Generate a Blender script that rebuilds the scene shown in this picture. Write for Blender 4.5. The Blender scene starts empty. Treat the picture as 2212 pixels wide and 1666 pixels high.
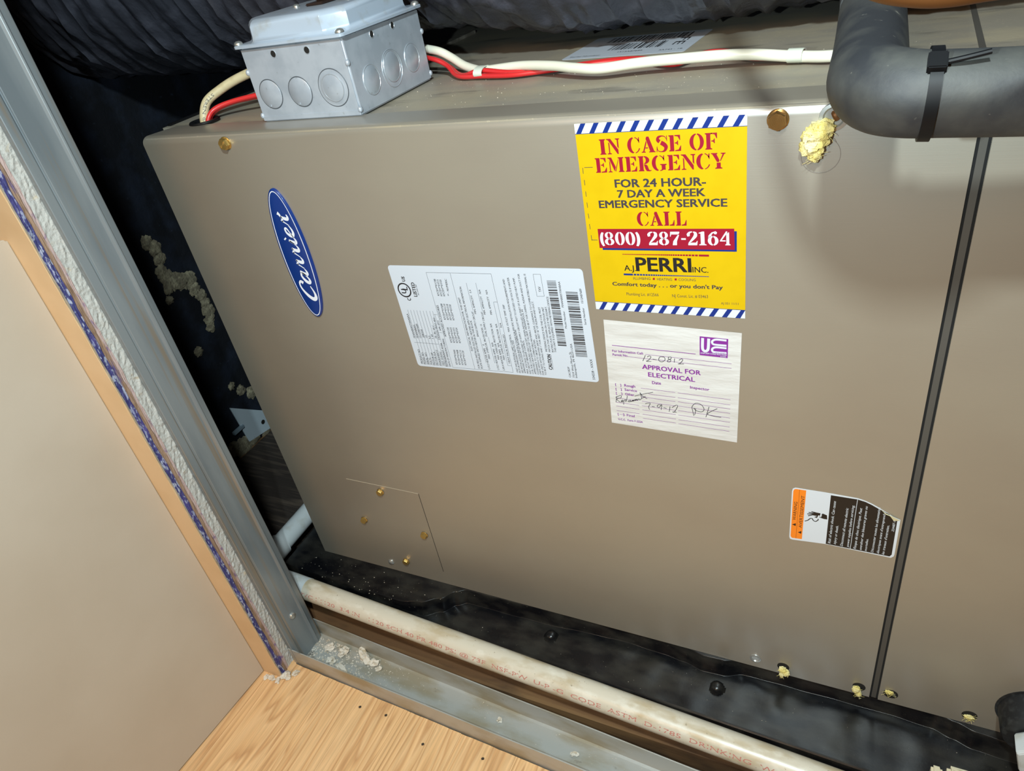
import bpy, bmesh, math, random
from mathutils import Vector, Matrix, noise

random.seed(11)
S = bpy.context.scene
COL = S.collection

# ------------------------------------------------------------------ camera
cam = bpy.data.cameras.new('camera'); cam.sensor_width = 36.0; cam.lens = 25.25
cam.clip_start = 0.02; cam.clip_end = 50
camo = bpy.data.objects.new('camera', cam); COL.objects.link(camo)
_r, _u, _b = (0.895812, 0.412954, -0.164286), (-0.111734, 0.567043, 0.816075), (0.430158, -0.712693, 0.554105)
camo.matrix_world = Matrix(((_r[0], _u[0], _b[0], 0.59997), (_r[1], _u[1], _b[1], -0.44944), (_r[2], _u[2], _b[2], 0.65811), (0, 0, 0, 1)))
S.camera = camo

# ------------------------------------------------------------------ world, lamps, exposure
w = bpy.data.worlds.new('world'); S.world = w; w.use_nodes = True
w.node_tree.nodes['Background'].inputs[0].default_value = (1.0, 0.90, 0.78, 1)
w.node_tree.nodes['Background'].inputs[1].default_value = 0.06

def area(name, loc, target, size, power, color):
    l = bpy.data.lights.new(name, 'AREA'); l.shape = 'DISK'; l.size = size; l.energy = power; l.color = color
    o = bpy.data.objects.new(name, l); COL.objects.link(o); o.location = loc
    o.rotation_euler = (Vector(target) - Vector(loc)).to_track_quat('-Z', 'Y').to_euler()
    return o
area('phone_flash', (0.505, -0.480, 0.668), (0.42, 0.0, 0.28), 0.012, 2.75, (0.75, 0.94, 1.0))
area('work_light', (0.61, -0.50, 1.05), (0.42, 0.0, 0.40), 0.05, 8.6, (0.80, 0.96, 1.0))
area('room_lamp', (0.30, -1.7, 1.5), (0.3, 0.0, 0.15), 0.7, 12.0, (1.0, 0.60, 0.32))

S.view_settings.view_transform = 'Standard'; S.view_settings.look = 'None'
S.view_settings.gamma = 1.0; S.view_settings.use_curve_mapping = False
S.view_settings.exposure = -0.10

# ------------------------------------------------------------------ materials
def lin(h):
    h = h.lstrip('#'); o = []
    for i in (0, 2, 4):
        c = int(h[i:i+2], 16) / 255
        o.append(c / 12.92 if c <= 0.04045 else ((c + 0.055) / 1.055) ** 2.4)
    return (*o, 1)

MATS = {}
def mat(name, col, rough=0.5, metal=0.0, spots=(), bump=(), coat=0.0, spec=0.5, coatr=0.03, coatior=1.5):
    """spots: (colour, noise scale (3-tuple or number), threshold lo, hi, detail); bump: (kind, scale, strength, distance)"""
    if name in MATS: return MATS[name]
    m = bpy.data.materials.new(name); m.use_nodes = True; MATS[name] = m
    nt = m.node_tree; N = nt.nodes; K = nt.links; b = N['Principled BSDF']
    b.inputs['Roughness'].default_value = rough; b.inputs['Metallic'].default_value = metal
    b.inputs['Specular IOR Level'].default_value = spec; b.inputs['Coat Weight'].default_value = coat; b.inputs['Coat Roughness'].default_value = coatr; b.inputs['Coat IOR'].default_value = coatior
    c = lin(col); b.inputs['Base Color'].default_value = c
    tc = N.new('ShaderNodeTexCoord'); prev = None
    def mapped(sc):
        mp = N.new('ShaderNodeMapping'); K.new(tc.outputs['Object'], mp.inputs['Vector'])
        mp.inputs['Scale'].default_value = sc if isinstance(sc, tuple) else (sc, sc, sc)
        return mp.outputs['Vector']
    for sp in spots:
        col2, sc, lo, hi, det = sp[:5]
        nz = N.new('ShaderNodeTexNoise'); nz.inputs['Scale'].default_value = 1.0; nz.inputs['Detail'].default_value = det
        K.new(mapped(sc), nz.inputs['Vector'])
        rp = N.new('ShaderNodeMapRange'); rp.inputs['From Min'].default_value = lo; rp.inputs['From Max'].default_value = hi
        if len(sp) > 5: rp.inputs['To Max'].default_value = sp[5]
        K.new(nz.outputs['Fac'], rp.inputs['Value'])
        mx = N.new('ShaderNodeMix'); mx.data_type = 'RGBA'
        K.new(rp.outputs['Result'], mx.inputs[0])
        if prev is None: mx.inputs[6].default_value = c
        else: K.new(prev, mx.inputs[6])
        mx.inputs[7].default_value = lin(col2); prev = mx.outputs[2]
    if prev is not None: K.new(prev, b.inputs['Base Color'])
    pn = None
    for kind, sc, st, ds in bump:
        if kind == 'wave':
            t = N.new('ShaderNodeTexWave'); t.bands_direction = 'Z'; t.inputs['Scale'].default_value = sc
            t.inputs['Distortion'].default_value = 1.5; t.inputs['Detail'].default_value = 2; t.inputs['Detail Scale'].default_value = 0.3
            K.new(tc.outputs['Object'], t.inputs['Vector']); h = t.outputs['Fac']
        elif kind == 'vor':
            t = N.new('ShaderNodeTexVoronoi'); t.inputs['Scale'].default_value = 1.0
            K.new(mapped(sc), t.inputs['Vector']); h = t.outputs['Distance']
        else:
            t = N.new('ShaderNodeTexNoise'); t.inputs['Scale'].default_value = 1.0; t.inputs['Detail'].default_value = 5
            K.new(mapped(sc), t.inputs['Vector']); h = t.outputs['Fac']
        bp = N.new('ShaderNodeBump'); bp.inputs['Strength'].default_value = st; bp.inputs['Distance'].default_value = ds
        K.new(h, bp.inputs['Height'])
        if pn is not None: K.new(pn, bp.inputs['Normal'])
        pn = bp.outputs['Normal']
    if pn is not None: K.new(pn, b.inputs['Normal'])
    return m

CAB = mat('taupe_painted_steel', '#857c6d', 0.42, 0.0, spots=[('#7f7567', (6, 6, 9), 0.4, 0.7, 4)],
          bump=[('noise', (25, 25, 2200), 0.16, 0.0005), ('noise', (900, 900, 900), 0.10, 0.0003)], coat=1.0, coatr=0.40, coatior=2.3)
CABTOP = mat('dusty_taupe_steel', '#989082', 0.48, 0.15,
             spots=[('#a79c86', (14, 30, 14), 0.42, 0.62, 6), ('#5f5a52', (10, 40, 9), 0.60, 0.68, 4, 0.6), ('#b9ad96', (420, 420, 420), 0.66, 0.74, 2, 0.7)],
             bump=[('noise', (500, 500, 500), 0.2, 0.0005)])
GASK = mat('grey_gasket', '#4b4741', 0.7)
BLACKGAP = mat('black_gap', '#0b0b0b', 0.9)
GALV = mat('galvanised_steel', '#8f9499', 0.42, 0.55, spots=[('#7d8388', 22, 0.4, 0.65, 4), ('#a2a6aa', (160, 160, 160), 0.55, 0.7, 3, 0.5)],
           bump=[('noise', 60, 0.12, 0.001)])
GALVBOX = mat('bluish_galvanised_box', '#b4bac2', 0.36, 0.25, spots=[('#a3aab3', 60, 0.42, 0.62, 5, 0.8), ('#7d7a74', 240, 0.68, 0.76, 3, 0.6)])
COVER = mat('light_blue_grey_cover', '#bcc8d6', 0.22, 0.25, spots=[('#a9a393', (60, 60, 60), 0.55, 0.72, 5, 0.5)])
STUD = mat('stud_steel', '#8d9294', 0.38, 0.3, spots=[('#787f83', (30, 30, 5), 0.42, 0.62, 5), ('#8e7d68', (14, 160, 3), 0.56, 0.68, 5, 0.8)],
           bump=[('noise', (200, 200, 20), 0.08, 0.0006)])
TRACK = mat('track_steel', '#b0afa9', 0.42, 0.25, spots=[('#9c917a', (16, 40, 40), 0.44, 0.62, 6, 0.9), ('#5f564a', (40, 90, 90), 0.68, 0.75, 4, 0.7), ('#c7bda6', 500, 0.70, 0.76, 2, 0.8)],
            bump=[('noise', 300, 0.15, 0.0006)])
BRASS = mat('brass_plated_screw', '#c9a45c', 0.28, 0.8)
BRONZE = mat('bronze_plated_bolt', '#b68b52', 0.25, 0.8)
ZINC = mat('zinc_screw', '#c9cac6', 0.3, 0.8)
DUCT = mat('black_duct_sleeve', '#3a3b43', 0.30, 0.0, spots=[('#4c4d57', 40, 0.5, 0.7, 4)], bump=[('noise', (90, 90, 90), 0.35, 0.004), ('noise', (420, 160, 160), 0.2, 0.001)])
FOAM = mat('black_foam_insulation', '#2c2d30', 0.6, 0.0, spots=[('#504f4a', (38, 38, 38), 0.42, 0.72, 7, 0.9), ('#8c887c', (190, 190, 190), 0.70, 0.80, 3, 0.6)],
           bump=[('noise', 600, 0.12, 0.0006)])
TIE = mat('black_nylon', '#0e0e10', 0.5, spec=0.25)
PVC = mat('soiled_white_pvc', '#cfc5b2', 0.32, 0.0, spots=[('#b29d78', (26, 60, 60), 0.48, 0.66, 6, 0.7), ('#e2dccd', (50, 90, 90), 0.55, 0.7, 4, 0.6), ('#6f5b3f', (300, 300, 300), 0.68, 0.76, 3, 0.7)])
PVCW = mat('clean_white_pvc', '#c9cdcd', 0.3, 0.0, spots=[('#a9a594', 60, 0.55, 0.72, 4, 0.5)])
PAN = mat('black_plastic_pan', '#0c0c0f', 0.28, 0.0, spots=[('#2c2a26', (30, 60, 60), 0.42, 0.66, 7, 0.9), ('#5a554b', (420, 420, 420), 0.70, 0.78, 3, 0.6)],
          bump=[('noise', 500, 0.08, 0.0006)], spec=0.4)
WIREW = mat('cream_cable_jacket', '#e3dfcc', 0.38)
WIREY = mat('yellowed_cable_jacket', '#c9bd97', 0.42, spots=[('#b3a57c', 120, 0.5, 0.7, 3, 0.7)])
WIRER = mat('red_wire_jacket', '#cf2b2c', 0.34)
CLIP = mat('translucent_nylon_clip', '#d5d9c9', 0.3)
FIBER = mat('yellow_fibreglass', '#e2cf7c', 0.9, spots=[('#f3e7ad', 160, 0.45, 0.65, 5), ('#b98f3c', 220, 0.66, 0.76, 3, 0.7)], bump=[('noise', 900, 0.7, 0.002)])
COPPER = mat('copper_tube', '#6e4622', 0.5, 0.55)
HOLE = mat('dark_hole', '#15110d', 0.9)
LINER = mat('black_duct_liner', '#191b20', 0.85, spots=[('#232936', 26, 0.45, 0.7, 4), ('#3a4252', 90, 0.68, 0.76, 3, 0.6)], bump=[('noise', 120, 0.4, 0.003)], spec=0.2)
SUBF = mat('brown_plywood', '#6d4a2c', 0.7, spots=[('#8a643e', (6, 70, 20), 0.42, 0.62, 6), ('#2e2118', (8, 22, 20), 0.56, 0.74, 6, 0.9)], bump=[('noise', (20, 300, 300), 0.3, 0.001)])
DARKWOOD = mat('dark_rough_board', '#332a24', 0.85, spots=[('#574a3f', (9, 120, 9), 0.5, 0.66, 5)], bump=[('noise', (30, 300, 30), 0.5, 0.002)])
PATCH = mat('dried_adhesive', '#7d7460', 0.9, spots=[('#a2997e', 150, 0.45, 0.65, 4)], bump=[('noise', 300, 0.6, 0.003)])
BEIGE = mat('beige_panel_paint', '#c4b5a3', 0.42, spots=[('#bdad9a', 7, 0.4, 0.7, 3)], bump=[('noise', 90, 0.10, 0.0015), ('noise', 700, 0.08, 0.0004)])
TAN = mat('tan_wall_paint', '#dab98f', 0.55, spots=[('#d3b186', 20, 0.45, 0.7, 3)], bump=[('noise', 300, 0.1, 0.0005)])
BLUE = mat('old_blue_paint', '#3d3c70', 0.6, spots=[('#a2a5b8', (420, 420, 170), 0.53, 0.59, 5), ('#54498a', 60, 0.45, 0.7, 3, 0.6)], bump=[('noise', 300, 0.5, 0.001)])
GREYP = mat('grey_skim_coat', '#a79b8a', 0.7, spots=[('#8a8078', 80, 0.5, 0.7, 4)])
BROWNP = mat('brown_board_paper', '#a08068', 0.85, spots=[('#54497d', (60, 60, 24), 0.58, 0.68, 5), ('#6f533f', (200, 200, 60), 0.5, 0.7, 4, 0.8)], bump=[('noise', (300, 300, 90), 0.4, 0.001)])
PINKP = mat('pinkish_board_paper', '#c0a49c', 0.85, spots=[('#7d6287', (200, 200, 110), 0.55, 0.66, 5, 0.8)], bump=[('noise', 400, 0.4, 0.001)])
GYPS = mat('white_gypsum_core', '#c3beb6', 0.95, spots=[('#9c958d', 300, 0.58, 0.72, 4, 0.8), ('#c9b18a', 90, 0.62, 0.72, 4, 0.6)], bump=[('noise', 320, 0.6, 0.002), ('vor', 260, 0.25, 0.001)])
WOOD = None

STK_YEL = mat('sticker_yellow', '#cba806', 0.34, spots=[('#c6a303', 60, 0.45, 0.7, 4)])
STK_WHT = mat('sticker_white', '#d0d6dd', 0.32)
STK_LBL = mat('label_white', '#c2c9d3', 0.30)
STK_PAP = mat('paper_white', '#ccc9c5', 0.55, spots=[('#c2beb9', (18, 18, 60), 0.5, 0.7, 3)], bump=[('noise', (18, 18, 70), 0.5, 0.004)])
INK_RED = mat('ink_crimson', '#930d2a', 0.4); INK_NAVY = mat('ink_blue', '#072a78', 0.38); INK_GRY = mat('ink_charcoal', '#3c363a', 0.45)
INK_BLK = mat('ink_black', '#1b1b1f', 0.4); INK_PUR = mat('ink_purple', '#7d2a8c', 0.45); INK_PEN = mat('ink_pen', '#2c2c36', 0.4)
INK_ORG = mat('ink_orange', '#f0821c', 0.36); INK_PIPE = mat('ink_faded_red', '#c27c70', 0.5); INK_DIM = mat('ink_dim_grey', '#8d8779', 0.6)
INK_BROWN = mat('ink_warning_black', '#161212', 0.4); LOGO_BLUE = mat('badge_blue', '#0a3079', 0.28, coat=0.3); LOGO_WHT = mat('badge_white', '#e4e8f2', 0.3)
FLAPM = mat('label_backing', '#d8cda4', 0.5)

# ------------------------------------------------------------------ mesh helpers
class MB:
    def __init__(s): s.v = []; s.f = []
    def add(s, vs, fs):
        n = len(s.v); s.v += [tuple(p) for p in vs]; s.f += [tuple(i + n for i in f) for f in fs]; return s
    def box(s, x0, x1, y0, y1, z0, z1):
        return s.add([(x0,y0,z0),(x1,y0,z0),(x1,y1,z0),(x0,y1,z0),(x0,y0,z1),(x1,y0,z1),(x1,y1,z1),(x0,y1,z1)],
                     [(0,3,2,1),(4,5,6,7),(0,1,5,4),(1,2,6,5),(2,3,7,6),(3,0,4,7)])
    def loft(s, rings, close=True, caps=True):
        n = len(rings[0]); vs = [p for r in rings for p in r]; fs = []
        for i in range(len(rings) - 1):
            for j in range(n if close else n - 1):
                k = (j + 1) % n; fs.append((i*n+j, i*n+k, (i+1)*n+k, (i+1)*n+j))
        if caps and close: fs += [tuple(range(n))[::-1], tuple(range((len(rings)-1)*n, len(rings)*n))]
        return s.add(vs, fs)
    def build(s, name, m, parent=None, smooth=False, bevel=0.0, segs=2):
        me = bpy.data.meshes.new(name); me.from_pydata(s.v, [], s.f); me.update()
        bm = bmesh.new(); bm.from_mesh(me)
        bmesh.ops.recalc_face_normals(bm, faces=bm.faces)
        if bevel: bmesh.ops.bevel(bm, geom=[e for e in bm.edges if e.calc_face_angle(0) > 0.5], offset=bevel, segments=segs, affect='EDGES', clamp_overlap=True)
        bm.to_mesh(me); bm.free()
        if smooth:
            for p in me.polygons: p.use_smooth = True
            if hasattr(me, 'set_sharp_from_angle'): me.set_sharp_from_angle(angle=math.radians(42))
        me.materials.append(m)
        return link(name, me, parent)
def link(name, me, parent=None):
    o = bpy.data.objects.new(name, me); COL.objects.link(o)
    if parent is not None:
        o.parent = parent; o.matrix_parent_inverse = world_of(parent).inverted()
    return o
def world_of(o):
    mw = Matrix.LocRotScale(o.location, o.rotation_euler, o.scale)
    return mw if o.parent is None else world_of(o.parent) @ o.matrix_parent_inverse @ mw
def tag(o, label=None, cat=None, group=None, kind=None):
    if label: o['label'] = label
    if cat: o['category'] = cat
    if group: o['group'] = group
    if kind: o['kind'] = kind
    return o
def thing(name, loc, label, cat, group=None):
    o = bpy.data.objects.new(name, None); COL.objects.link(o); o.location = loc; o.empty_display_size = 0.05
    return tag(o, label, cat, group)

def spline(P, n=12):
    P = [Vector(p) for p in P]; out = []
    for i in range(len(P) - 1):
        a = P[max(i-1, 0)]; b = P[i]; c = P[i+1]; d = P[min(i+2, len(P)-1)]
        for k in range(n):
            t = k / n
            out.append(0.5 * ((2*b) + (c-a)*t + (2*a-5*b+4*c-d)*t*t + (3*b-a-3*c+d)*t**3))
    out.append(P[-1].copy()); return out
def frames(path):
    T = []
    for i in range(len(path)):
        T.append((path[min(i+1, len(path)-1)] - path[max(i-1, 0)]).normalized())
    up = Vector((0, 0, 1)); up = Vector((0, 1, 0)) if abs(T[0].dot(up)) > 0.9 else up
    n = (up - T[0] * up.dot(T[0])).normalized(); F = []
    for t in T:
        n = (n - t * n.dot(t)).normalized(); F.append((t, n, t.cross(n)))
    return F
def tube(mb, path, r, seg=16, rf=None):
    F = frames(path); rings = []
    for i, (p, (t, n, b)) in enumerate(zip(path, F)):
        rr = r(i / (len(path) - 1)) if callable(r) else r
        ring = []
        for j in range(seg):
            a = 2 * math.pi * j / seg; q = rr if rf is None else rr + rf(i, j, a, p)
            ring.append(p + (n * math.cos(a) + b * math.sin(a)) * q)
        rings.append(ring)
    return mb.loft(rings)
def cyl(mb, c, axis, r, h, seg=24, r2=None):
    a = Vector(axis).normalized(); n = a.orthogonal().normalized(); b = a.cross(n); c = Vector(c); r2 = r if r2 is None else r2
    return mb.loft([[c + (n*math.cos(2*math.pi*j/seg) + b*math.sin(2*math.pi*j/seg))*r for j in range(seg)],
                    [c + a*h + (n*math.cos(2*math.pi*j/seg) + b*math.sin(2*math.pi*j/seg))*r2 for j in range(seg)]])
def lathe(mb, c, axis, prof, seg=24, phase=0.0, caps=True):
    a = Vector(axis).normalized(); n = Vector((0, 0, 1)); n = Vector((1, 0, 0)) if abs(a.dot(n)) > 0.9 else n
    n = (n - a*n.dot(a)).normalized(); b = a.cross(n); c = Vector(c)
    return mb.loft([[c + a*h + (n*math.cos(2*math.pi*j/seg+phase) + b*math.sin(2*math.pi*j/seg+phase))*r for j in range(seg)] for r, h in prof], caps=caps)
def blob(mb, c, rad, seed=0, amp=0.25, freq=90, seg=14):
    c = Vector(c); rings = []
    for i in range(1, seg):
        th = math.pi * i / seg; ring = []
        for j in range(seg + 4):
            ph = 2*math.pi*j/(seg+4); d = Vector((math.sin(th)*math.cos(ph), math.sin(th)*math.sin(ph), math.cos(th)))
            k = 1 + amp*noise.noise(d*freq*0.03 + Vector((seed*7.3, seed, 0)))*2
            ring.append(c + Vector((d.x*rad[0], d.y*rad[1], d.z*rad[2]))*k)
        rings.append(ring)
    return mb.loft(rings)

# ------------------------------------------------------------------ flat print: text, ribbons, stencil glyphs
_tc = {}
def glyphs(txt, bold=0.0, shear=0.0, space=1.0):
    """2-D mesh of a line of lettering at cap height 1, starting at x = 0"""
    key = (txt, bold, shear, space)
    if key in _tc: return _tc[key]
    cu = bpy.data.curves.new('lettering', 'FONT'); cu.body = txt; cu.resolution_u = 2; cu.offset = bold; cu.shear = shear; cu.space_character = space
    cu.fill_mode = 'FRONT'
    o = bpy.data.objects.new('lettering', cu); COL.objects.link(o)
    dg = bpy.context.evaluated_depsgraph_get(); me = bpy.data.meshes.new_from_object(o.evaluated_get(dg))
    vs = [(v.co.x, v.co.y) for v in me.vertices]; fs = [tuple(p.vertices) for p in me.polygons]
    bpy.data.objects.remove(o); bpy.data.curves.remove(cu); bpy.data.meshes.remove(me)
    x0 = min(v[0] for v in vs); x1 = max(v[0] for v in vs)
    vs = [((x - x0) / CAPH, y / CAPH) for x, y in vs]
    _tc[key] = (vs, fs, (x1 - x0) / CAPH); return _tc[key]
CAPH = 1.0
_v = glyphs('H')[0]; CAPH = max(p[1] for p in _v) - min(p[1] for p in _v); _tc.clear()

def arc(cx, cy, rx, ry, ix, iy, a0, a1, dx=0.0, n=14):
    A = [math.radians(a0 + (a1-a0)*k/n) for k in range(n+1)]
    return [(cx+rx*math.cos(a), cy+ry*math.sin(a)) for a in A] + [(cx+dx+ix*math.cos(a), cy+iy*math.sin(a)) for a in reversed(A)]
def ribbon2(P, W, n=6):
    """2-D ribbon polygon strip with varying width -> list of quads"""
    Q = spline([(p[0], p[1], 0) for p in P], n); m = len(Q)
    ws = []
    for i in range(m):
        if isinstance(W, (int, float)): ws.append(W)
        else:
            t = i / (m-1) * (len(W)-1); k = min(int(t), len(W)-2); ws.append(W[k] + (W[k+1]-W[k])*(t-k))
    L = []; R = []
    for i in range(m):
        t = (Q[min(i+1, m-1)] - Q[max(i-1, 0)]); t = t.normalized() if t.length > 1e-9 else Vector((1, 0, 0)); q = Vector((-t.y, t.x, 0))
        L.append(Q[i] + q*ws[i]/2); R.append(Q[i] - q*ws[i]/2)
    vs = [(p.x, p.y) for p in L] + [(p.x, p.y) for p in R]
    return vs, [(i, i+1, m+i+1, m+i) for i in range(m-1)]
def _stem(a, b, l=.08, r=.08):
    return [(a-l,0),(b+r,0),(b+r,.05),(b,.1),(b,.9),(b+r,.95),(b+r,1),(a-l,1),(a-l,.95),(a,.9),(a,.1),(a-l,.05)]
_stemL = [(.02,0),(.36,0),(.36,1),(.02,1),(.02,.95),(.1,.9),(.1,.1),(.02,.05)]
_top = [(.41,1),(.78,1),(.78,.68),(.74,.68),(.62,.9),(.41,.94)]
_mid = [(.41,.54),(.52,.55),(.6,.66),(.63,.66),(.63,.36),(.6,.36),(.52,.47),(.41,.48)]
_bot = [(.41,0),(.80,0),(.82,.34),(.78,.34),(.64,.1),(.41,.06)]
_cl = arc(.44,.5,.44,.52,.24,.46,100,260,.06)
STEN = {
 ' ': ([], .42), 'I': ([_stem(.1,.38)], .48),
 'N': ([[(.02,0),(.32,0),(.32,.05),(.21,.09),(.21,.70),(.13,.80),(.13,.09),(.02,.05)], [(0,1),(.30,1),(.80,.28),(.80,0),(.72,0),(.13,.9),(0,.95)], [(.62,1),(.92,1),(.92,.95),(.84,.91),(.84,.34),(.74,.48),(.74,.91),(.62,.95)]], .92),
 'C': ([_cl, arc(.48,.5,.40,.52,.36,.47,80,28,-.02) , [(.79,1),(.84,1),(.84,.64),(.80,.64),(.74,.8)], arc(.48,.5,.42,.52,.36,.47,-80,-24,-.02)], .90),
 'A': ([[(0,0),(.28,0),(.28,.05),(.2,.08),(.38,.62),(.34,.76),(.10,.08),(0,.05)], [(.38,1),(.54,1),(.86,.08),(.94,.05),(.94,0),(.5,0),(.5,.05),(.58,.08),(.37,.74),(.33,.86)], [(.27,.26),(.46,.26),(.44,.33),(.29,.33)]], .94),
 'E': ([_stemL, _top, _mid, _bot], .84), 'F': ([_stem(.1,.36,.08,.1), [(.40,1),(.78,1),(.78,.66),(.74,.66),(.62,.9),(.40,.94)], _mid], .80),
 'O': ([arc(.46,.5,.46,.52,.21,.45,96,264), arc(.46,.5,.46,.52,.21,.45,-84,84)], .92),
 'M': ([[(.02,0),(.3,0),(.3,.05),(.2,.09),(.2,.66),(.13,.82),(.13,.09),(.02,.05)], [(.02,1),(.3,1),(.56,.34),(.46,.06),(.14,.9),(.02,.95)], [(.60,.40),(.55,.24),(.50,.10),(.55,.02),(.78,.82),(.78,.92)], _stem(.82,1.06)], 1.16),
 'R': ([_stem(.1,.36,.08,.04), arc(.42,.735,.36,.265,.12,.20,-88,88), [(.41,.46),(.56,.44),(.64,.36),(.72,.1),(.80,.05),(.88,.08),(.88,.02),(.76,-.02),(.56,0),(.48,.14),(.41,.40)]], .88),
 'G': ([_cl, arc(.48,.5,.40,.52,.36,.47,80,28,-.02), [(.79,1),(.84,1),(.84,.64),(.80,.64),(.74,.8)], [(.54,.44),(.98,.44),(.98,.39),(.90,.35),(.90,.04),(.78,.06),(.62,-.01),(.52,-.02),(.52,.03),(.62,.06),(.64,.12),(.64,.35),(.54,.39)]], .98),
 'Y': ([[(-.02,1),(.38,1),(.38,.95),(.32,.92),(.50,.54),(.46,.43),(.34,.43),(.06,.92),(-.02,.95)], [(.58,1),(.88,1),(.88,.95),(.80,.92),(.56,.46),(.53,.52),(.69,.92),(.58,.95)], [(.32,.39),(.57,.39),(.57,.1),(.67,.05),(.67,0),(.22,0),(.22,.05),(.32,.1)]], .86),
 'L': ([_stem(.1,.36,.08,.06)[:1] + [(.36,0),(.36,.9),(.46,.95),(.46,1),(.02,1),(.02,.95),(.1,.9),(.1,.1),(.02,.05)], [(.41,0),(.76,0),(.78,.4),(.74,.4),(.62,.12),(.41,.06)]], .80),
 '0': ([arc(.36,.5,.36,.51,.13,.44,97,263), arc(.36,.5,.36,.51,.13,.44,-83,83)], .74),
 '8': ([arc(.36,.745,.31,.265,.11,.2,96,264), arc(.36,.745,.31,.265,.11,.2,-84,84), arc(.36,.26,.36,.27,.13,.2,96,264), arc(.36,.26,.36,.27,.13,.2,-84,84)], .76),
 '7': ([[(.04,1),(.68,1),(.68,.92),(.60,.80),(.10,.80),(.05,.64),(.01,.64)], [(.56,.76),(.66,.76),(.48,.3),(.46,0),(.16,0),(.22,.3)]], .70),
 '1': ([[(.02,.05),(.14,.1),(.14,.86),(.02,.86),(.02,.91),(.26,1),(.40,1),(.40,.1),(.52,.05),(.52,0),(.02,0)]], .56),
 '4': ([[(.44,1),(.52,1),(.52,.9),(.14,.36),(.40,.36),(.40,.28),(.02,.28),(.02,.34)], [(.45,.8),(.64,.95),(.64,.1),(.72,.05),(.72,0),(.37,0),(.37,.05),(.45,.1)]], .76),
 '6': ([arc(.37,.33,.36,.35,.13,.27,96,264), arc(.37,.33,.36,.35,.13,.27,-84,84), [(.02,.46),(.08,.72),(.28,.93),(.56,1.02),(.66,.92),(.60,.80),(.48,.80),(.42,.90),(.32,.82),(.24,.66),(.23,.62),(.02,.5)]], .76),
 '(': ([arc(.42,.45,.36,.62,.19,.56,118,242,.06)], .36), ')': ([arc(-.06,.45,.36,.62,.19,.56,-62,62,-.06)], .36),
 '-': ([[(.04,.40),(.36,.40),(.36,.52),(.04,.52)]], .42),
}
def stencil(txt):
    vs = []; fs = []; x = 0.0
    for ch in txt:
        if ch in 'S2':
            parts = ([([(.72,.76),(.62,.93),(.42,.985),(.20,.92),(.14,.76),(.26,.64)],[.03,.05,.07,.16,.22,.26]), ([(.34,.58),(.54,.46),(.66,.30),(.58,.09),(.38,.015),(.16,.06),(.07,.24)],[.27,.28,.26,.16,.06,.05,.03])], .78) if ch == 'S' else \
                    ([([(.10,.66),(.08,.80),(.18,.94),(.36,.985)],[.16,.22,.12,.05]), ([(.42,.985),(.56,.88),(.56,.70),(.40,.48),(.16,.22),(.08,.14)],[.05,.2,.24,.18,.1,.06])], .72)
            for P, W in parts[0]:
                v, f = ribbon2(P, W, 5); n = len(vs); vs += [(a+x, b) for a, b in v]; fs += [tuple(i+n for i in q) for q in f]
            ex = [[(.71,1),(.76,1),(.76,.66),(.72,.66)],[(.02,0),(.07,0),(.10,.34),(.05,.34)]] if ch == 'S' else [[(.04,0),(.66,0),(.70,.32),(.66,.32),(.58,.19),(.30,.19),(.04,.12)]]
            for P in ex:
                n = len(vs); vs += [(a+x, b) for a, b in P]; fs.append(tuple(range(n, n+len(P))))
            x += parts[1] + .06; continue
        P_, wd = STEN[ch]
        for P in P_:
            n = len(vs); vs += [(a+x, b) for a, b in P]; fs.append(tuple(range(n, n+len(P))))
        x += wd + .05
    return vs, fs, x - .05

class Sheet:
    """a flat printed sheet: local millimetres (u right, v up) on a plane with outward normal; layer k lies k tenths of a millimetre out"""
    def __init__(s, c, U, V): s.c = Vector(c); s.U = Vector(U).normalized(); s.V = Vector(V).normalized(); s.N = s.U.cross(s.V)
    def at(s, u, v, k): return s.c + s.U*(u/1000) + s.V*(v/1000) + s.N*(k*1e-4)
    def poly(s, mb, P, k): return mb.add([s.at(u, v, k) for u, v in P], [tuple(range(len(P)))])
    def slab(s, mb, P, k0, k1):
        n = len(P); return mb.add([s.at(u, v, k0) for u, v in P] + [s.at(u, v, k1) for u, v in P],
            [tuple(range(n))[::-1], tuple(range(n, 2*n))] + [(i, (i+1) % n, n+(i+1) % n, n+i) for i in range(n)])
    def flat(s, mb, vs, fs, k): return mb.add([s.at(u, v, k) for u, v in vs], fs)
    def line(s, mb, a, b, w, k):
        d = Vector((b[0]-a[0], b[1]-a[1])).normalized(); q = Vector((-d.y, d.x))*w/2
        return s.poly(mb, [(a[0]-q.x, a[1]-q.y), (b[0]-q.x, b[1]-q.y), (b[0]+q.x, b[1]+q.y), (a[0]+q.x, a[1]+q.y)], k)
    def strip(s, mb, P, w, k, n=6):
        v, f = ribbon2(P, w, n); return s.flat(mb, v, f, k)
    def text(s, mb, row, k, bold=0.0, shear=0.0, sten=False):
        txt, u0, v0, u1, v1, h = row[:6]
        if txt in '[]': v0 += 0.12*h; v1 += 0.12*h; h *= 0.72
        vs, fs, wd = stencil(txt) if sten else glyphs(txt, 0.0, shear)
        d = Vector((u1-u0, v1-v0)); Lg = d.length; d.normalize(); q = Vector((-d.y, d.x))
        for i, (bx, by) in enumerate(((-1, -.5), (1, -.5), (-1, .5), (1, .5)) if bold > 0.03 else ((-1, 0), (1, 0)) if bold else ((0, 0),)):   # heavier strokes: the line struck four times
            s.flat(mb, [(u0 + d.x*x*Lg/wd + q.x*y*h + (d.x*bx + q.x*by)*bold*h, v0 + d.y*x*Lg/wd + q.y*y*h + (d.y*bx + q.y*by)*bold*h) for x, y in vs], fs, k + 0.04*i)
        return mb
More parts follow.
